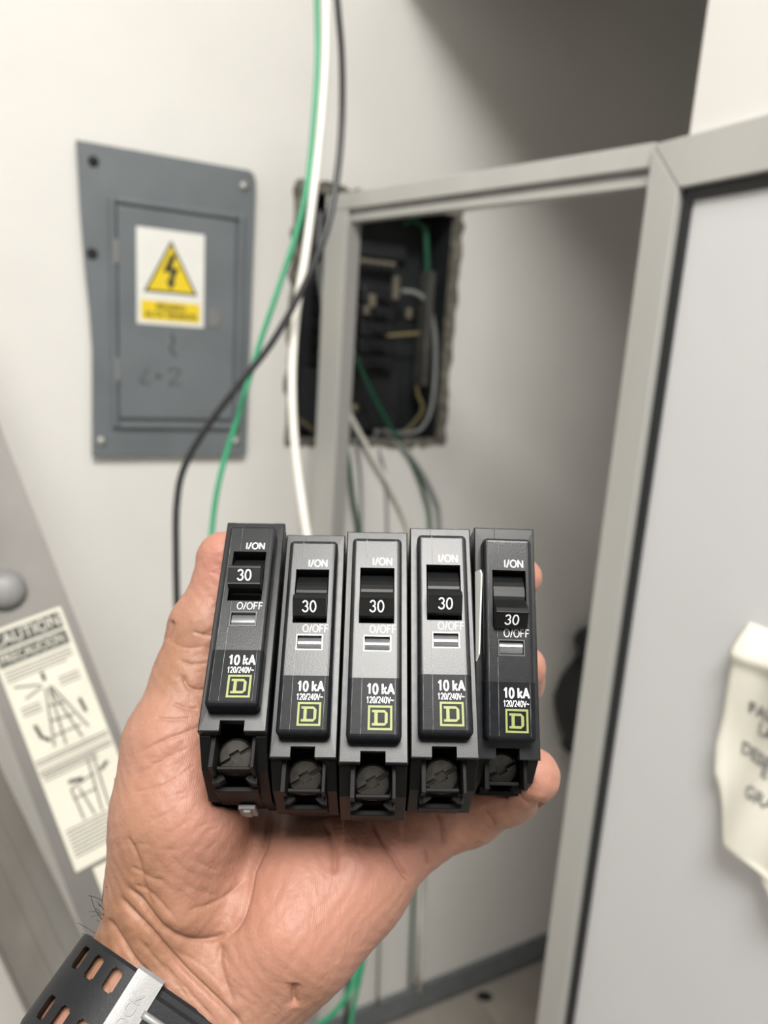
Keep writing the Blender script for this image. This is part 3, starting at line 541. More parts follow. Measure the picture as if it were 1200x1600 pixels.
def breaker_parts():
    D = {}
    # moulded case: two cheeks and a core set back round the terminal
    core = [(34.5, -1), (34.5, -55.5), (29.5, -61.5), (-35.5, -61.5), (-43.5, -49.5), (-45, -36), (-41.5, -36), (-41.5, -17), (-29, -17), (-29, -1)]
    core_lo = [(-41, -34), (-45.8, -34), (-45.8, -27), (-41, -25)]
    cheekL = prism('cl', PROF, -9.4, -6.2, yzx, 0.00025); cheekR = prism('cr', PROF, 6.2, 9.4, yzx, 0.00025)
    D['case'] = merge('case', [cheekL, cheekR, prism('co', core, -6.3, 6.3, yzx)])
    # inner ribs, shoulders and base ledge at the terminal end
    D['terminal_well'] = merge('terminal_well', [
        boxes('r1', [(-6.3, -4.9, -43.5, -34.5, -20, -4.5), (5.2, 6.3, -43.5, -34.5, -20, -4.5)], mmf, 0.0002),
        prism('sh', [(-6.3, -42.5), (-3.6, -42.5), (-2.8, -43.8), (-4.6, -45), (-6.3, -45.2)], -22, -14, mmf),
        prism('sh2', [(6.3, -42.5), (3.9, -42.5), (3.0, -43.8), (4.6, -45), (6.3, -45.2)], -22, -14, mmf),
        boxes('lg', [(-6.3, 6.3, -46.2, -44.6, -34, -19)], mmf, 0.0003)])
    # face plate: bevelled flange with a notch over the screw
    o = [(-9.5, 35), (9.5, 35), (9.5, -35), (-9.5, -35)]; n = [(-7.6, 31.4), (7.6, 31.4), (7.6, -29.2), (-7.6, -29.2)]
    V = [mmf(x, y, 0) for x, y in o] + [mmf(x, y, 0.05) for x, y in n]
    V += [mmf(-3.6, -29.2, 0.05), mmf(3.3, -29.2, 0.05), mmf(-3.6, -35, 0), mmf(-3.6, -31.8, 0.03), mmf(3.3, -31.8, 0.03), mmf(3.3, -35, 0)]
    nv = len(V); V += [(v[0], v[1], -0.0032) for v in V]
    # indices: 0 TL 1 TR 2 BR 3 BL | 4..7 nose | 8 nA 9 nB | 10 p 11 q 12 r 13 s
    top = [(0, 4, 5, 1), (1, 5, 6, 2), (3, 7, 4, 0), (3, 10, 11, 8, 7), (8, 11, 12, 9), (9, 12, 13, 2, 6), (4, 7, 8, 9, 6, 5)]
    outer = [0, 1, 2, 13, 12, 11, 10, 3]
    Fc = list(top) + [tuple(outer[i] + nv for i in range(8))] + [(outer[i], outer[(i + 1) % 8], outer[(i + 1) % 8] + nv, outer[i] + nv) for i in range(8)]
    D['face_plate'] = fixn(mesh('face_plate', V, Fc))
    D['face_plate'] = boolean(D['face_plate'], boxes('fc', [(-3.2, -3.0, 30.5, 36, -0.6, 2)], mmf), 'face_plate')
    bm = bmesh.new(); bm.from_mesh(D['face_plate']); es = [e for e in bm.edges if all(abs(v.co.z) < 1e-7 for v in e.verts)]
    bmesh.ops.bevel(bm, geom=es, offset=0.00035, segments=2, profile=0.5, affect='EDGES'); bm.to_mesh(D['face_plate']); bm.free()
    # nose with the lever slot, trip window and mould seams
    me = boxes('nose', [(-7.5, 7.5, -29.9, 30.2, 0.1, 6.0)], mmf); bm = bmesh.new(); bm.from_mesh(me)
    es = [e for e in bm.edges if max(v.co.z for v in e.verts) > 0.005]
    bmesh.ops.bevel(bm, geom=es, offset=0.0014, segments=4, profile=0.5, affect='EDGES'); bm.to_mesh(me); bm.free()
    cut = boxes('cut', [(-4.9, 5.3, 2.6, 20.0, -3, 8), (-3.5, 4.5, -5.8, -0.9, 4.2, 8), (-3.2, -3.02, 20.1, 32, 5.75, 8), (-3.75, -3.62, -30, 2.5, 5.8, 8), (5.68, 5.80, -30, 32, 5.85, 8), (-6.32, -6.22, -30, 32, 5.88, 8)], mmf)
    D['nose'] = boolean(me, cut, 'nose')
    D['seams'] = boxes('seams', [(-3.60, -3.53, -28.5, -6.2, 5.95, 6.015), (-3.60, -3.53, -0.6, 2.2, 5.95, 6.015), (-3.00, -2.94, 20.6, 29.0, 5.95, 6.015), (5.60, 5.66, -28.5, -13.4, 5.95, 6.012), (-6.20, -6.15, -28.3, 28.5, 5.6, 6.008)], mmf)
    D['slot_bed'] = boxes('slot_bed', [(-4.85, 5.25, 2.65, 19.95, -0.5, 0.9)], mmf)
    # clear trip lens: a shallow half round bar in a bright frame
    arc = [(-5.6, 4.25)] + [(-3.35 + 1.9 * math.cos(math.radians(a)), 4.5 + 1.0 * math.sin(math.radians(a))) for a in range(180, -1, -20)] + [(-1.1, 4.25)]
    D['trip_window'] = merge('trip_window', [prism('lens', arc, -2.9, 3.9, yzx), boxes('lf', [(-3.45, -3.15, -5.75, -0.95, 4.25, 6.05), (4.1, 4.45, -5.75, -0.95, 4.25, 6.05), (-3.15, 4.1, -1.3, -0.95, 4.25, 6.05), (-3.15, 4.1, -5.75, -5.4, 4.25, 6.05)], mmf)])
    # terminal screw with a combination slot
    def SCR(x, y, h):
        yy = y; zz = h + 0.0076; c_, s_ = math.cos(0.32), math.sin(0.32); return (x - 0.0001, -0.0382 + yy * c_ - zz * s_ * -1 * -1, -0.0120 + zz * c_ + yy * s_)
    sc = lathe('screw', [(5.1 * k, -12 * k), (5.1 * k, -8.4 * k), (4.5 * k, -7.8 * k), (0.2 * k, -7.6 * k)], SCR, 28)
    cr = [(-6.5, -0.65), (-1.5, -0.65), (-1.5, -1.5), (1.5, -1.5), (1.5, -0.65), (6.5, -0.65), (6.5, 0.65), (1.5, 0.65), (1.5, 1.5), (-1.5, 1.5), (-1.5, 0.65), (-6.5, 0.65)]
    cc = prism('cc', cr, -9.4, -5, lambda x, y, z: SCR((x * .87 - y * .5) * k, (x * .5 + y * .87) * k, z * k))
    D['terminal_screw'] = boolean(sc, cc, 'terminal_screw')
    D['pressure_plate'] = boxes('pp', [(-4.8, 4.8, -42.6, -41.6, -16, -9.5)], mmf, 0.0002)
    # lever on its drum; local origin on the drum axis
    dr = [(9.0 * math.cos(math.radians(a)), 9.0 * math.sin(math.radians(a))) for a in range(-40, 221, 10)]
    blk = [(-4.2, 8.0), (-3.9, 12.9), (-3.0, 14.15), (2.1, 14.9), (3.1, 13.6), (3.7, 8.0)]
    D['lever'] = merge('lever', [prism('dr', dr, -4.5, 4.9, lambda a, b, c: mmf(c, a, b)), prism('bl', blk, -4.7, 5.1, lambda a, b, c: mmf(c, a, b), 0.00025), boxes('rg', [(-4.6, 5.0, 1.75, 2.15, 14.6, 15.0), (-4.6, 5.0, -3.05, -2.7, 13.9, 14.3)], mmf)])
    D['t30'] = stroke_text('30', 0.0031, 0.0002, -0.00035, 0.01452, 0.95, 0.135)
    me = D['t30']; q_ = np.empty(len(me.vertices) * 3); me.vertices.foreach_get('co', q_); q_ = q_.reshape(-1, 3); q_[:, 2] += 0.147 * (q_[:, 1] + 0.00035); me.vertices.foreach_set('co', q_.ravel())
    D['on'] = stroke_text('I/ON', 0.0022, 0.0017, 0.0221, 0.0060, 0.98, 0.15)
    D['off'] = stroke_text('O/OFF', 0.0022, 0.0021, 0.0009, 0.0060, 0.86, 0.12)
    D['ka'] = stroke_text('10 kA', 0.0027, 0.0016, -0.0164, 0.0060, 0.80, 0.185)
    D['volt'] = stroke_text('120/240V~', 0.0017, 0.0015, -0.0194, 0.0060, 0.66, 0.125)
    c = (1.6, -24.2)
    z0, z1 = 6.0, 6.06
    ring = lambda r, t: [(c[0] - r, c[0] + r, c[1] + r - t, c[1] + r, z0, z1), (c[0] - r, c[0] + r, c[1] - r, c[1] - r + t, z0, z1), (c[0] - r, c[0] - r + t, c[1] - r + t, c[1] + r - t, z0, z1), (c[0] + r - t, c[0] + r, c[1] - r + t, c[1] + r - t, z0, z1)]
    d = lambda x0, x1, y0, y1: (c[0] + x0, c[0] + x1, c[1] + y0, c[1] + y1, z0, z1)
    D['square'] = boxes('square', ring(3.3, 0.58), mmf)
    D['dee'] = merge('dee', [boxes('d1', [d(-2.2, -1.55, 1.45, 2.1), d(-2.2, -1.55, -2.1, -1.45), d(-1.55, -0.65, -2.1, 2.1), d(-0.65, 1.2, 1.4, 2.1), d(-0.65, 1.2, -2.1, -1.4), d(1.25, 2.05, -1.25, 1.25)], mmf),
        prism('d2', [(c[0] + 1.2, c[1] + 2.1), (c[0] + 2.05, c[1] + 1.25), (c[0] + 1.25, c[1] + 1.25), (c[0] + 1.2, c[1] + 1.4)], z0, z1, mmf), prism('d3', [(c[0] + 1.2, c[1] - 2.1), (c[0] + 2.05, c[1] - 1.25), (c[0] + 1.25, c[1] - 1.25), (c[0] + 1.2, c[1] - 1.4)], z0, z1, mmf)])
    return D
BP = breaker_parts()
# rotation vectors and centres in the camera frame (mm)
POSES = [(-0.617, 0.028, -0.006, -42.205, -32.148, -223.615), (-0.506, 0.006, -0.011, -22.366, -38.084, -222.385), (-0.496, 0.012, -0.015, -2.478, -37.113, -215.523), (-0.470, 0.010, -0.017, 17.255, -36.42, -217.813), (-0.297, 0.013, -0.031, 37.2, -38.653, -224.348)]
LEVER = [-12, -22, -22, -22, -30]
LABELS = ['leftmost black 30 amp circuit breaker, lever highest, next to the thumb', 'second circuit breaker from the thumb, between the raised one and the middle one', 'middle circuit breaker of the row of five held in the hand', 'fourth circuit breaker from the thumb, with the brightest shine on its front', 'rightmost black circuit breaker against the fingertips, lever lowest']
def rotm(r):
    r = np.array(r, float); t = np.linalg.norm(r); q = r / t; K = np.array([[0, -q[2], q[1]], [q[2], 0, -q[0]], [-q[1], q[0], 0]])
    return np.eye(3) + math.sin(t) * K + (1 - math.cos(t)) * K @ K
BM = []
for i, ps in enumerate(POSES):
    Rc = rotm(ps[:3]); BM.append((Rc, np.array(ps[3:]))); Rw = RCW @ Rc; pos = c2w(ps[3:])
    M4 = Matrix.Identity(4)
    for a in range(3):
        for b in range(3): M4[a][b] = Rw[a, b]
        M4[a][3] = pos[a]
    e = empty('circuit_breaker', None, M4); tag(e, LABELS[i], 'circuit breaker', 'circuit breakers in the hand')
    def add(name, key, m_, par=e, smooth=False): return link(name, BP[key], m_, par, smooth, True)
    add('case', 'case', 'case_lo'); add('terminal_well', 'terminal_well', 'cav'); add('face_plate', 'face_plate', 'case')
    ns_ = add('nose', 'nose', 'nose'); add('slot_bed', 'slot_bed', 'cav', ns_); add('seam_lines', 'seams', 'seam', ns_)
    add('trip_window', 'trip_window', 'lens'); add('terminal_screw', 'terminal_screw', 'term'); add('pressure_plate', 'pressure_plate', 'cav')
    add('on_lettering', 'on', 'white_ink', ns_); add('off_lettering', 'off', 'grey_ink2', ns_); add('rating_print', 'ka', 'white_ink', ns_); add('voltage_print', 'volt', 'white_ink', ns_)
    add('logo_square', 'square', 'lime', ns_); add('logo_letter', 'dee', 'lime', ns_)
    lv = add('lever', 'lever', 'hand_le'); lv.location = (0, 0.0120, -0.0032); lv.rotation_euler = (math.radians(-LEVER[i]), 0, 0)
    add('amperage_print', 't30', 'white_ink', lv)
    if i == 0:
        link('mounting_clip', boxes('clip', [(-1.0, 4.2, -48.0, -46.6, -40, -31), (0.5, 2.8, -48.8, -47.6, -38, -32)], mmf, 0.0003), 'keeper', e, False, True)['label'] = 'small pale metal clip under the case'
    if i == 4:
        V = [((-9.4 + 0.35 * z) * k, y * k, z * k) for y, z in ((20.5, 0.2), (20.5, 3.2), (19, 4.0), (-5, 2.0), (-7, 0.2))]; me = mesh('side_label', V + [(v[0] + 0.0004, v[1], v[2]) for v in V], [(0, 1, 2, 3, 4), (9, 8, 7, 6, 5)] + [(j, (j + 1) % 5, 5 + (j + 1) % 5, 5 + j) for j in range(5)])
        link('side_label', fixn(me), 'sticker', e, False, True)['label'] = 'pale paper tab along the side'
#HAND
# ---------------------------------------------------------------- the hand (one continuous skin grown round a skeleton)
import openvdb
def cone_sdf(P, a, b, ra, rb):
    """signed distance to a tapered capsule"""
    ba = b - a; l2 = float(ba @ ba); rr = ra - rb; a2 = l2 - rr * rr; il2 = 1.0 / l2
    pa = P - a; y = pa @ ba; z = y - l2
    x2 = np.einsum('ij,ij->i', pa * l2 - y[:, None] * ba, pa * l2 - y[:, None] * ba); y2 = y * y * l2; z2 = z * z * l2
    kk = np.sign(rr) * rr * rr * x2
    d = (np.sqrt(x2 * a2 * il2) + y * rr) * il2 - ra
    m1 = np.sign(z) * a2 * z2 > kk; d = np.where(m1, np.sqrt(x2 + z2) * il2 - rb, d)
    m2 = (np.sign(y) * a2 * y2 < kk) & ~m1; d = np.where(m2, np.sqrt(x2 + y2) * il2 - ra, d)
    return d
VX = 1.0
BMIN = np.array([-150., -240., -345.]); BMAX = np.array([80., 2., -150.])
FAX = np.array([-0.55, -0.80, 0.68]); FAX /= np.linalg.norm(FAX)
DIM = np.ceil((BMAX - BMIN) / VX).astype(int)
FIELD = np.full(DIM, 30.0, np.float32)
def smin(a, b, kk):
    h = np.clip(0.5 + 0.5 * (b - a) / kk, 0, 1); return b * (1 - h) + a * h - kk * h * (1 - h)
def sub_grid(lo, hi):
    i0 = np.clip(np.floor((lo - BMIN) / VX).astype(int), 0, DIM - 1); i1 = np.clip(np.ceil((hi - BMIN) / VX).astype(int) + 1, 1, DIM)
    sl = tuple(slice(a, b) for a, b in zip(i0, i1)); g_ = np.stack(np.meshgrid(*[BMIN[n] + VX * np.arange(i0[n], i1[n]) for n in range(3)], indexing='ij'), -1)
    return sl, g_
def add_chain(nodes, kk):
    pts = [(campt(px, py, d), r) for px, py, d, r in nodes]
    for (a, ra), (b, rb) in zip(pts[:-1], pts[1:]):
        R_ = max(ra, rb) + 22; sl, g_ = sub_grid(np.minimum(a, b) - R_, np.maximum(a, b) + R_)
        d = cone_sdf(g_.reshape(-1, 3), a, b, ra, rb).reshape(g_.shape[:3]); FIELD[sl] = smin(FIELD[sl], d, kk)
# forearm and wrist
def fore(px_, py_, d_, L_):
    q = campt(px_, py_, d_) + L_ * FAX; return (600 + F * q[0] / -q[2], 800 - F * q[1] / -q[2], -q[2])
add_chain([(244, 1496, 236, 20), (*fore(244, 1496, 236, 85), 22)], 8)
add_chain([(362, 1572, 236, 20), (*fore(362, 1572, 236, 85), 22)], 12)
# palm rays
add_chain([(285, 1480, 238, 17), (350, 1340, 254, 15), (430, 1180, 297, 13)], 10)
add_chain([(330, 1505, 236, 17), (440, 1372, 249, 15.5), (510, 1230, 287, 13)], 10)
add_chain([(375, 1522, 235, 18), (500, 1382, 246, 16), (590, 1262, 277, 13)], 10)
add_chain([(392, 1530, 236, 18.5), (462, 1452, 236, 19.5), (555, 1375, 246, 16), (640, 1306, 260, 12.5)], 10)
# thenar and thumb
add_chain([(262, 1425, 238, 16.5), (266, 1380, 236, 18), (280, 1275, 236, 19.5), (274, 1165, 241, 16.8)], 9)
add_chain([(274, 1165, 241, 16), (302, 1056, 249, 12.6), (322, 980, 253, 12.0), (344, 918, 255, 9.0), (350, 873, 256, 9.6)], 4)
add_chain([(330, 1300, 258, 13), (330, 1180, 268, 12)], 10)
# fingers behind the breakers, tips round the right-hand one
add_chain([(430, 1180, 297, 12.5), (560, 985, 322, 11), (680, 915, 318, 9.5), (770, 905, 304, 8.5)], 5)
add_chain([(510, 1230, 287, 12.5), (650, 1065, 316, 10.5), (765, 955, 310, 9.2), (800, 925, 295, 8.2), (817, 902, 278, 7.3)], 5)
add_chain([(590, 1262, 277, 12.5), (700, 1160, 308, 10.5), (785, 1095, 303, 9.2), (812, 1066, 290, 8.6), (819, 1042, 276, 8.2)], 5)
add_chain([(640, 1306, 260, 12), (735, 1268, 262, 10.6), (795, 1238, 250, 9.4), (831, 1212, 238, 9.1)], 5)
# leave room for the breakers: the skin wraps round them
HP = [(35, 0), (35, -62), (-36, -62), (-44, -50), (-46.8, -28), (-35, 0)]
for Rc, cc in BM:
    corners = np.array([cc + Rc @ np.array([x, y, z]) for x in (-9.5, 9.5) for y in (-47, 35) for z in (-62, 0)])
    sl, g_ = sub_grid(corners.min(0) - 3, corners.max(0) + 3)
    q = (g_ - cc) @ Rc; d = np.abs(q[..., 0]) - 9.75
    for (y0, z0), (y1, z1) in zip(HP[:-1], HP[1:]):
        nx, nz_ = (z1 - z0), -(y1 - y0); l = math.hypot(nx, nz_); nx, nz_ = nx / l, nz_ / l
        if nx * (0 - y0) + nz_ * (-30 - z0) > 0: nx, nz_ = -nx, -nz_
        d = np.maximum(d, nx * (q[..., 1] - y0) + nz_ * (q[..., 2] - z0) - 0.25)
    FIELD[sl] = -smin(-FIELD[sl], d, 1.0)
grid = openvdb.FloatGrid(); grid.background = 30.0; grid.copyFromArray(FIELD)
pv, qv = grid.convertToQuads(0.0); pv = pv * VX + BMIN
hm = bpy.data.meshes.new('hand'); hm.from_pydata(pv.tolist(), [], qv.tolist()); hm.update()
bm = bmesh.new(); bm.from_mesh(hm); bmesh.ops.recalc_face_normals(bm, faces=bm.faces)
# keep the largest island only
seen = set(); best = []
bm.verts.ensure_lookup_table()
for v in bm.verts:
    if v.index in seen: continue
    st = [v]; seen.add(v.index); isl = []
    while st:
        c = st.pop(); isl.append(c)
        for e in c.link_edges:
            o_ = e.other_vert(c)
            if o_.index not in seen: seen.add(o_.index); st.append(o_)
    if len(isl) > len(best): best = isl
keep = {v.index for v in best}; bmesh.ops.delete(bm, geom=[v for v in bm.verts if v.index not in keep], context='VERTS')
for _ in range(3): bmesh.ops.smooth_vert(bm, verts=bm.verts, factor=0.5, use_axis_x=True, use_axis_y=True, use_axis_z=True)
bm.to_mesh(hm); bm.free()
ho = bpy.data.objects.new('hand', hm); COL.objects.link(ho); ho.modifiers.new('s', 'SUBSURF').levels = 1; hm = apply_mods(ho); bpy.data.objects.remove(ho)
nV = len(hm.vertices); P = np.empty(nV * 3); hm.vertices.foreach_get('co', P); P = P.reshape(-1, 3); N = np.empty(nV * 3); hm.vertices.foreach_get('normal', N); N = N.reshape(-1, 3)
px = np.stack([600 + F * P[:, 0] / -P[:, 2], 800 - F * P[:, 1] / -P[:, 2]], 1); vis = (np.einsum('ij,ij->i', N, -P) > 0)
def seg_dist(pts):
    """distance in pixels to a curve and how far along it"""
    pts = spline(pts, 5); n_ = len(pts) - 1
    m_ = np.where((px[:, 0] > pts[:, 0].min() - 25) & (px[:, 0] < pts[:, 0].max() + 25) & (px[:, 1] > pts[:, 1].min() - 25) & (px[:, 1] < pts[:, 1].max() + 25) & vis)[0]
    q = px[m_]; dd = np.full(len(m_), 1e9); t2 = np.zeros(len(m_))
    for i, (a, b) in enumerate(zip(pts[:-1], pts[1:])):
        ab = b - a; t = np.clip(((q - a) @ ab) / (ab @ ab + 1e-9), 0, 1); e = np.linalg.norm(q - a - t[:, None] * ab, axis=1); k_ = e < dd; dd = np.where(k_, e, dd); t2 = np.where(k_, (i + t) / n_, t2)
    return m_, dd, t2
def crease(pts, wd, dep, e0=0.18):
    m_, d, t = seg_dist(pts); f = np.clip(np.minimum(t, 1 - t) / e0, 0, 1); f = f * f * (3 - 2 * f)
    disp[m_] -= dep * f * (0.65 * np.exp(-(d / wd) ** 2) + 0.35 * np.exp(-(d / (3 * wd)) ** 2))
# creases of the palm, thumb and wrist: points, width, depth in mm
CREASES = [
    ([(422, 1270), (420, 1290), (412, 1322), (395, 1359), (385, 1405), (372, 1442), (349, 1472)], 5.0, 1.5),
    ([(390, 1365), (357, 1397), (328, 1413), (290, 1422)], 2.5, 0.45),
    ([(190, 1380), (220, 1409), (253, 1447), (291, 1467), (332, 1467), (362, 1451)], 4.5, 1.3),
    ([(183, 1395), (200, 1420), (235, 1455), (280, 1505), (325, 1550), (362, 1587), (385, 1610)], 4.0, 1.2),
    ([(165, 1430), (190, 1470), (212, 1502), (240, 1530)], 3.5, 0.9),
    ([(345, 1470), (343, 1500), (352, 1540), (368, 1575)], 6.0, 0.8),
    ([(574, 1270), (591, 1301), (612, 1330), (630, 1359), (641, 1378)], 4.0, 1.3),
    ([(505, 1280), (518, 1308), (524, 1338), (522, 1370)], 5.0, 1.0),
    ([(683, 1262), (691, 1288), (696, 1330)], 3.5, 1.2), ([(664, 1325), (669, 1355)], 2.5, 0.7),
    ([(752, 1262), (762, 1277), (773, 1292)], 3.5, 0.8), ([(800, 1230), (816, 1249), (836, 1259), (858, 1258)], 3.0, 0.9),
    ([(258, 1004), (264, 985), (270, 968)], 3.0, 0.9), ([(335, 994), (318, 992), (300, 986)], 2.5, 0.5), ([(262, 1000), (290, 1012), (320, 1010)], 2.0, 0.25),
    ([(335, 1077), (310, 1078), (293, 1072), (284, 1052)], 3.0, 0.7), ([(268, 1098), (290, 1106), (312, 1108)], 2.5, 0.45), ([(240, 1122), (270, 1124), (300, 1122)], 2.5, 0.35),
    ([(212, 1180), (250, 1160), (300, 1140), (318, 1132)], 2.2, 0.4), ([(205, 1215), (250, 1190), (300, 1165)], 2.2, 0.3), ([(200, 1240), (260, 1225), (310, 1190)], 2.2, 0.25),
    ([(330, 1035), (300, 1038), (275, 1030)], 2.0, 0.3), ([(195, 1300), (215, 1340), (225, 1385), (240, 1420)], 3.0, 0.5), ([(205, 1380), (240, 1400), (280, 1440)], 2.5, 0.4),
    ([(462, 1535), (459, 1552), (462, 1575)], 5.0, 1.4), ([(200, 1350), (230, 1370), (262, 1378)], 2.5, 0.3), ([(250, 1500), (300, 1556), (340, 1600)], 2.0, 0.35), ([(210, 1462), (262, 1520), (300, 1568)], 2.0, 0.35)]
disp = np.zeros(nV)
for pts, wd, dep in CREASES: crease(pts, wd * 0.85, dep * 1.5)
rg = random.Random(11)
for (x0, y0, x1, y1, ang, n_, L0_) in ((200, 1140, 310, 1330, -0.35, 34, 60), (270, 960, 335, 1110, 0.05, 26, 34), (200, 1330, 330, 1450, 0.7, 22, 60), (190, 1430, 400, 1600, 0.82, 34, 80), (400, 1400, 560, 1540, -1.2, 26, 50), (420, 1290, 640, 1390, 1.2, 20, 40), (310, 850, 345, 960, 0.1, 14, 24)):
    for _ in range(n_):
        p = np.array([rg.uniform(x0, x1), rg.uniform(y0, y1)]); a = ang + rg.gauss(0, 0.22); L_ = L0_ * rg.uniform(0.4, 1.2); c_ = rg.gauss(0, 0.25); ps_ = []
        for t in range(4): ps_.append(tuple(p)); p = p + L_ / 3 * np.array([math.cos(a), math.sin(a)]); a += c_
        crease(ps_, 1.7, rg.uniform(0.05, 0.20), 0.35)
def blobw(x, y, rx, ry=None): return np.exp(-((px[:, 0] - x) / rx) ** 2 - ((px[:, 1] - y) / (ry or rx)) ** 2) * vis
# soft padding between the creases
disp += 1.2 * blobw(300, 1440, 45, 25) + 1.0 * blobw(440, 1470, 50) + 0.8 * blobw(470, 1340, 30, 40) + 0.8 * blobw(560, 1340, 28, 35) + 0.8 * blobw(650, 1320, 20)
disp += 0.10 * np.sin(P[:, 0] * 1.1 + 2 * np.sin(P[:, 1] * 0.23)) * np.sin(P[:, 1] * 0.9 + np.sin(P[:, 0] * 0.31)) 
P2 = c2w(P + N * disp[:, None]); hm.vertices.foreach_set('co', P2.ravel()); hm.update()
# skin pigment: pink pads, tan thumb back and wrist, ruddy palm hollow
pink = 0.75 * blobw(340, 880, 45, 70) + 0.45 * blobw(470, 1430, 150, 110) + 0.35 * blobw(300, 1180, 70, 90) + 0.5 * blobw(600, 1330, 110, 70) + 0.4 * blobw(845, 1210, 40) + 0.5 * blobw(840, 980, 30, 120) + 0.3 * blobw(300, 1300, 80)
tan = 0.8 * blobw(270, 1020, 45, 60) + 0.9 * blobw(190, 1460, 140, 90) + 0.6 * blobw(215, 1330, 40, 100) + 0.5 * blobw(480, 1540, 50, 35) + 0.5 * blobw(650, 1400, 60, 30) + 0.8 * (1 - vis)
for nm, arr in (('pink', pink), ('tan', tan)):
    at_ = hm.attributes.new(nm, 'FLOAT', 'POINT'); at_.data.foreach_set('value', np.clip(arr, 0, 1).astype(np.float32))
def skin_mat():
    M = bpy.data.materials.new('skin'); M.use_nodes = True; nt = M.node_tree; b = nt.nodes['Principled BSDF']; L = nt.links
    def attr(n): a = nt.nodes.new('ShaderNodeAttribute'); a.attribute_name = n; return a.outputs['Fac']
    def mixc(fac, c1, c2):
        mx = nt.nodes.new('ShaderNodeMix'); mx.data_type = 'RGBA'
        L.new(fac, mx.inputs[0])
        for i, c in ((6, c1), (7, c2)):
            if isinstance(c, tuple): mx.inputs[i].default_value = (*c, 1)
            else: L.new(c, mx.inputs[i])
        return mx.outputs[2]
    tc = nt.nodes.new('ShaderNodeTexCoord')
    def noise(scale, detail=4):
        n = nt.nodes.new('ShaderNodeTexNoise'); n.inputs['Scale'].default_value = scale; n.inputs['Detail'].default_value = detail; L.new(tc.outputs['Object'], n.inputs[0]); return n.outputs[0]
    c = mixc(attr('pink'), (0.305, 0.160, 0.110), (0.378, 0.158, 0.121)); c = mixc(attr('tan'), c, (0.25, 0.125, 0.072))
    mr = nt.nodes.new('ShaderNodeMapRange'); mr.inputs[1].default_value = 0.42; mr.inputs[2].default_value = 0.75; mr.inputs[3].default_value = 0.0; mr.inputs[4].default_value = 0.35; L.new(noise(140), mr.inputs[0])
    c = mixc(mr.outputs[0], c, (0.40, 0.20, 0.145)); L.new(c, b.inputs['Base Color'])
    b.inputs['Roughness'].default_value = 0.50; b.inputs['Specular IOR Level'].default_value = 0.35
    b.inputs['Subsurface Weight'].default_value = 0.25; b.inputs['Subsurface Radius'].default_value = (1.0, 0.35, 0.2); b.inputs['Subsurface Scale'].default_value = 0.003
    # ridges, pores and fine lines
    wv = nt.nodes.new('ShaderNodeTexWave'); wv.inputs['Scale'].default_value = 520; wv.inputs['Distortion'].default_value = 9; wv.inputs['Detail'].default_value = 1; wv.inputs['Detail Scale'].default_value = 0.35; L.new(tc.outputs['Object'], wv.inputs[0])
    vo = nt.nodes.new('ShaderNodeTexVoronoi'); vo.feature = 'DISTANCE_TO_EDGE'; vo.inputs['Scale'].default_value = 420; L.new(tc.outputs['Object'], vo.inputs[0])
    b1 = nt.nodes.new('ShaderNodeBump'); b1.inputs['Strength'].default_value = 0.10; b1.inputs['Distance'].default_value = 0.0004; L.new(wv.outputs[1], b1.inputs['Height'])
    b2 = nt.nodes.new('ShaderNodeBump'); b2.inputs['Strength'].default_value = 0.25; b2.inputs['Distance'].default_value = 0.0004; L.new(vo.outputs[0], b2.inputs['Height']); L.new(b1.outputs[0], b2.inputs['Normal'])
    b3 = nt.nodes.new('ShaderNodeBump'); b3.inputs['Strength'].default_value = 0.3; b3.inputs['Distance'].default_value = 0.0008; L.new(noise(500, 6), b3.inputs['Height']); L.new(b2.outputs[0], b3.inputs['Normal']); L.new(b3.outputs[0], b.inputs['Normal'])
    return M
MT['skin'] = skin_mat()
person = link('person', hm, 'skin', None, True)
tag(person, 'left hand with palm up, gripping a row of five breakers, wristwatch on', 'person')

# ---------------------------------------------------------------- wrist frame for watch, sleeve and hair (camera frame, mm)
wa = campt(303, 1534, 236); AX = FAX      # towards the elbow
wc_ = campt(362, 1572, 236) - campt(244, 1496, 236); WX = wc_ - AX * (wc_ @ AX); WX /= np.linalg.norm(WX); WZ = np.cross(AX, WX)
if WZ[2] < 0: WZ = -WZ
HW = float(np.linalg.norm(wc_)) / 2
def wrist(s, t, h):
    """s: arc length round the stadium-shaped wrist (0 = middle of the palm side, + to the right); t: along the arm; h: height above skin"""
    R_ = 20.6 + 0.022 * t
    flat = HW; q = math.pi * (R_ + h) / 2
    R2 = R_ + h
    x = s
    if abs(s) <= flat: p = WX * s + WZ * (R2 - 0.012 * 0)
    else:
        sg = 1 if s > 0 else -1; a = (abs(s) - flat) / R2
        p = WX * (sg * (flat + R2 * math.sin(a))) + WZ * (R2 * math.cos(a))
    return c2w(wa + AX * t + p)
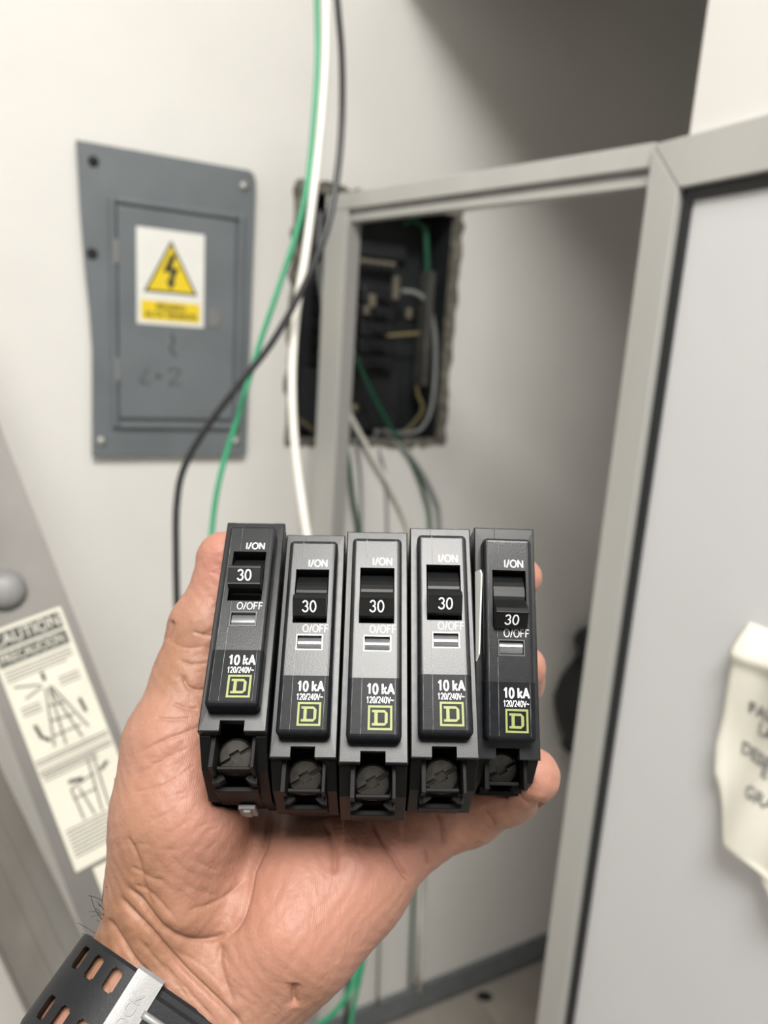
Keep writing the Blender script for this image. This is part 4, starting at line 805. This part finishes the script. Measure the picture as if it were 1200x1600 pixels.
def strap_grid(name, s0, s1, t0, t1, h0_, h1_, slots, ds=1.0, dt=1.0):
    ss = sorted(set([round(v, 3) for v in np.arange(s0, s1 + 1e-6, ds)] + [s1] + [v for sl in slots for v in (sl[0], sl[0] + 0.5, sl[1] - 0.5, sl[1])]))
    tt = sorted(set([round(v, 3) for v in np.arange(t0, t1 + 1e-6, dt)] + [t1] + [v for sl in slots for v in (sl[2], sl[2] + 0.6, sl[3] - 0.6, sl[3])]))
    def edge(t): return min(1.0, max(0.0, min(t - t0, t1 - t) / 1.2))
    V = []; idx = {}
    for l in (0, 1):
        for i, s in enumerate(ss):
            for j, t in enumerate(tt):
                h = h0_ if l == 0 else h1_ - 0.7 * (1 - math.sqrt(1 - (1 - edge(t)) ** 2))
                idx[l, i, j] = len(V); V.append(wrist(s, t, h))
    def hole(i, j):
        sm = (ss[i] + ss[i + 1]) / 2; tm = (tt[j] + tt[j + 1]) / 2
        for a, b, c, d in slots:
            if a < sm < b and c < tm < d: return not ((sm < a + .5 or sm > b - .5) and (tm < c + .6 or tm > d - .6))
        return False
    Fc = []; ni, nj = len(ss) - 1, len(tt) - 1; solid = lambda i, j: 0 <= i < ni and 0 <= j < nj and not hole(i, j)
    for i in range(ni):
        for j in range(nj):
            if not solid(i, j): continue
            Fc.append((idx[1, i, j], idx[1, i + 1, j], idx[1, i + 1, j + 1], idx[1, i, j + 1])); Fc.append((idx[0, i, j + 1], idx[0, i + 1, j + 1], idx[0, i + 1, j], idx[0, i, j]))
            for di, dj, a, b in ((-1, 0, (i, j), (i, j + 1)), (1, 0, (i + 1, j + 1), (i + 1, j)), (0, -1, (i + 1, j), (i, j)), (0, 1, (i, j + 1), (i + 1, j + 1))):
                if not solid(i + di, j + dj): Fc.append((idx[1, a[0], a[1]], idx[1, b[0], b[1]], idx[0, b[0], b[1]], idx[0, a[0], a[1]]))
    me = mesh(name, V, Fc); bm = bmesh.new(); bm.from_mesh(me); bmesh.ops.remove_doubles(bm, verts=bm.verts, dist=1e-6); bmesh.ops.delete(bm, geom=[v for v in bm.verts if not v.link_faces], context='VERTS'); bmesh.ops.recalc_face_normals(bm, faces=bm.faces); bm.to_mesh(me); bm.free(); return me
def warm(s, t, h): return wrist(s, t, h)
TB0, TB1 = 5.5, 32.8       # strap from / to along the arm
watch = empty('wristwatch', wrist(0, (TB0 + TB1) / 2, 0)); tag(watch, 'black resin watch strap with silver keeper round the wrist', 'watch')
slots = []
for s in (-38.0, -30.5, -23.0): slots += [(s - 1.9, s + 1.9, TB0 + 2.6, TB0 + 8.8), (s - 1.9, s + 1.9, TB0 + 16.6, TB0 + 22.8)]
link('strap', strap_grid('strap', -62, 66, TB0, TB1, 0.15, 2.6, slots), 'strap', watch)
KS0, KS1 = -18.5, -10.0
kp = link('keeper', strap_grid('keeper', KS0, KS1, TB0 - 1.2, TB1 + 1.2, 2.7, 5.6, []), 'keeper', watch); kp['label'] = 'silver keeper loop with raised lettering'
link('keeper_lettering', text_mesh('G-SHOCK', 4.6, lambda x, y, h: wrist((KS0 + KS1) / 2 - y, TB0 + 14.5 - x, 5.6 + h), 1.0, 0.35, 0.0), 'keeper', kp)
sl2 = [(-1.5, 2.0, TB0 + 6.5, TB0 + 11.5), (-1.5, 2.0, TB0 + 16.5, TB0 + 21.5), (8, 11.5, TB0 + 6.5, TB0 + 11.5), (8, 11.5, TB0 + 16.5, TB0 + 21.5)]
link('strap_end', strap_grid('strap_end', KS1 + 0.1, 60, TB0 + 2.5, TB1 - 2.5, 2.7, 4.9, sl2), 'strap', watch)
for t in (TB0 + 8.0, TB0 + 19.5):
    link('buckle_prong', merge('bp', [tube('bp', np.array([wrist(s, t, 5.2 + 0.7 * math.sin((s + 10.5) / 9 * math.pi)) for s in np.linspace(-10.5, 0.5, 12)]), 0.0011, 10)]), 'keeper', watch, True)
# dark knitted cuff above the watch
def cuff():
    V = []; Fc = []; n = 64; ts = np.linspace(TB1 + 3.0, 86, 30)
    per = 2 * (2 * HW + math.pi * 24)
    for l, dh in ((0, 5.0), (1, 1.0)):
        for i, t in enumerate(ts):
            for q_ in range(n):
                s = (q_ / n - 0.5) * (4 * HW + 2 * math.pi * 24) * 0.995; hh = dh + (1.2 * math.sin(q_ * 2.6) * (l == 0)) * 0.5 - (2.5 if (i == 0 and l == 0) else 0)
                flat = HW; R2 = 20.6 + 0.022 * t + hh; arc = math.pi * R2; ss_ = s
                u = (q_ / n) * 2 * math.pi; x = math.sin(u); y = math.cos(u)
                p = WX * (np.sign(x) * abs(x) ** 0.8 * (HW + R2)) + WZ * (np.sign(y) * abs(y) ** 0.9 * R2); V.append(c2w(wa + AX * t + p))
    m_ = len(ts)
    for l in (0, 1):
        for i in range(m_ - 1):
            for q_ in range(n): o_ = l * m_ * n; Fc.append((o_ + i * n + q_, o_ + i * n + (q_ + 1) % n, o_ + (i + 1) * n + (q_ + 1) % n, o_ + (i + 1) * n + q_))
    for i in (0, m_ - 1):
        for q_ in range(n): Fc.append((i * n + q_, i * n + (q_ + 1) % n, m_ * n + i * n + (q_ + 1) % n, m_ * n + i * n + q_))
    return fixn(mesh('sleeve', V, Fc))
sl_o = link('sleeve', cuff(), 'knit', person, True); sl_o['label'] = 'dark knitted sleeve cuff'
# hairs on the outer edge of the wrist
hs_ = []
rng = random.Random(3)
for i in range(46):
    x0 = rng.uniform(150, 186); y0 = 1425 + (186 - x0) * 0.8 + rng.uniform(-26, 20); d0 = 233 + rng.uniform(-8, 6)
    a = rng.uniform(-2.6, -0.6); p = np.array([x0 + 12, y0 + 6.0]); L_ = rng.uniform(22, 60); cur = rng.uniform(-0.5, 0.5); pts = []
    for t in range(7):
        pts.append(c2w(campt(p[0], p[1], d0 - t * rng.uniform(0, 0.8)))); p = p + L_ / 6 * np.array([math.cos(a), math.sin(a)]); a += cur * 0.55
    hs_.append(tube('h', spline(pts, 2), 0.00008, 4))
for i in range(16):
    x0 = rng.uniform(180, 186); y0 = rng.uniform(1230, 1400); d0 = 236; a = rng.uniform(-2.2, -1.0); p = np.array([x0 + 4, y0]); pts = []
    for t in range(5): pts.append(c2w(campt(p[0], p[1], d0))); p = p + 5 * np.array([math.cos(a), math.sin(a)]); a += 0.1
    hs_.append(tube('h', np.array(pts), 0.00006, 4))
tag(link('arm_hair', merge('arm_hair', hs_), 'hair', person), 'short dark hairs on the wrist edge', kind='stuff')
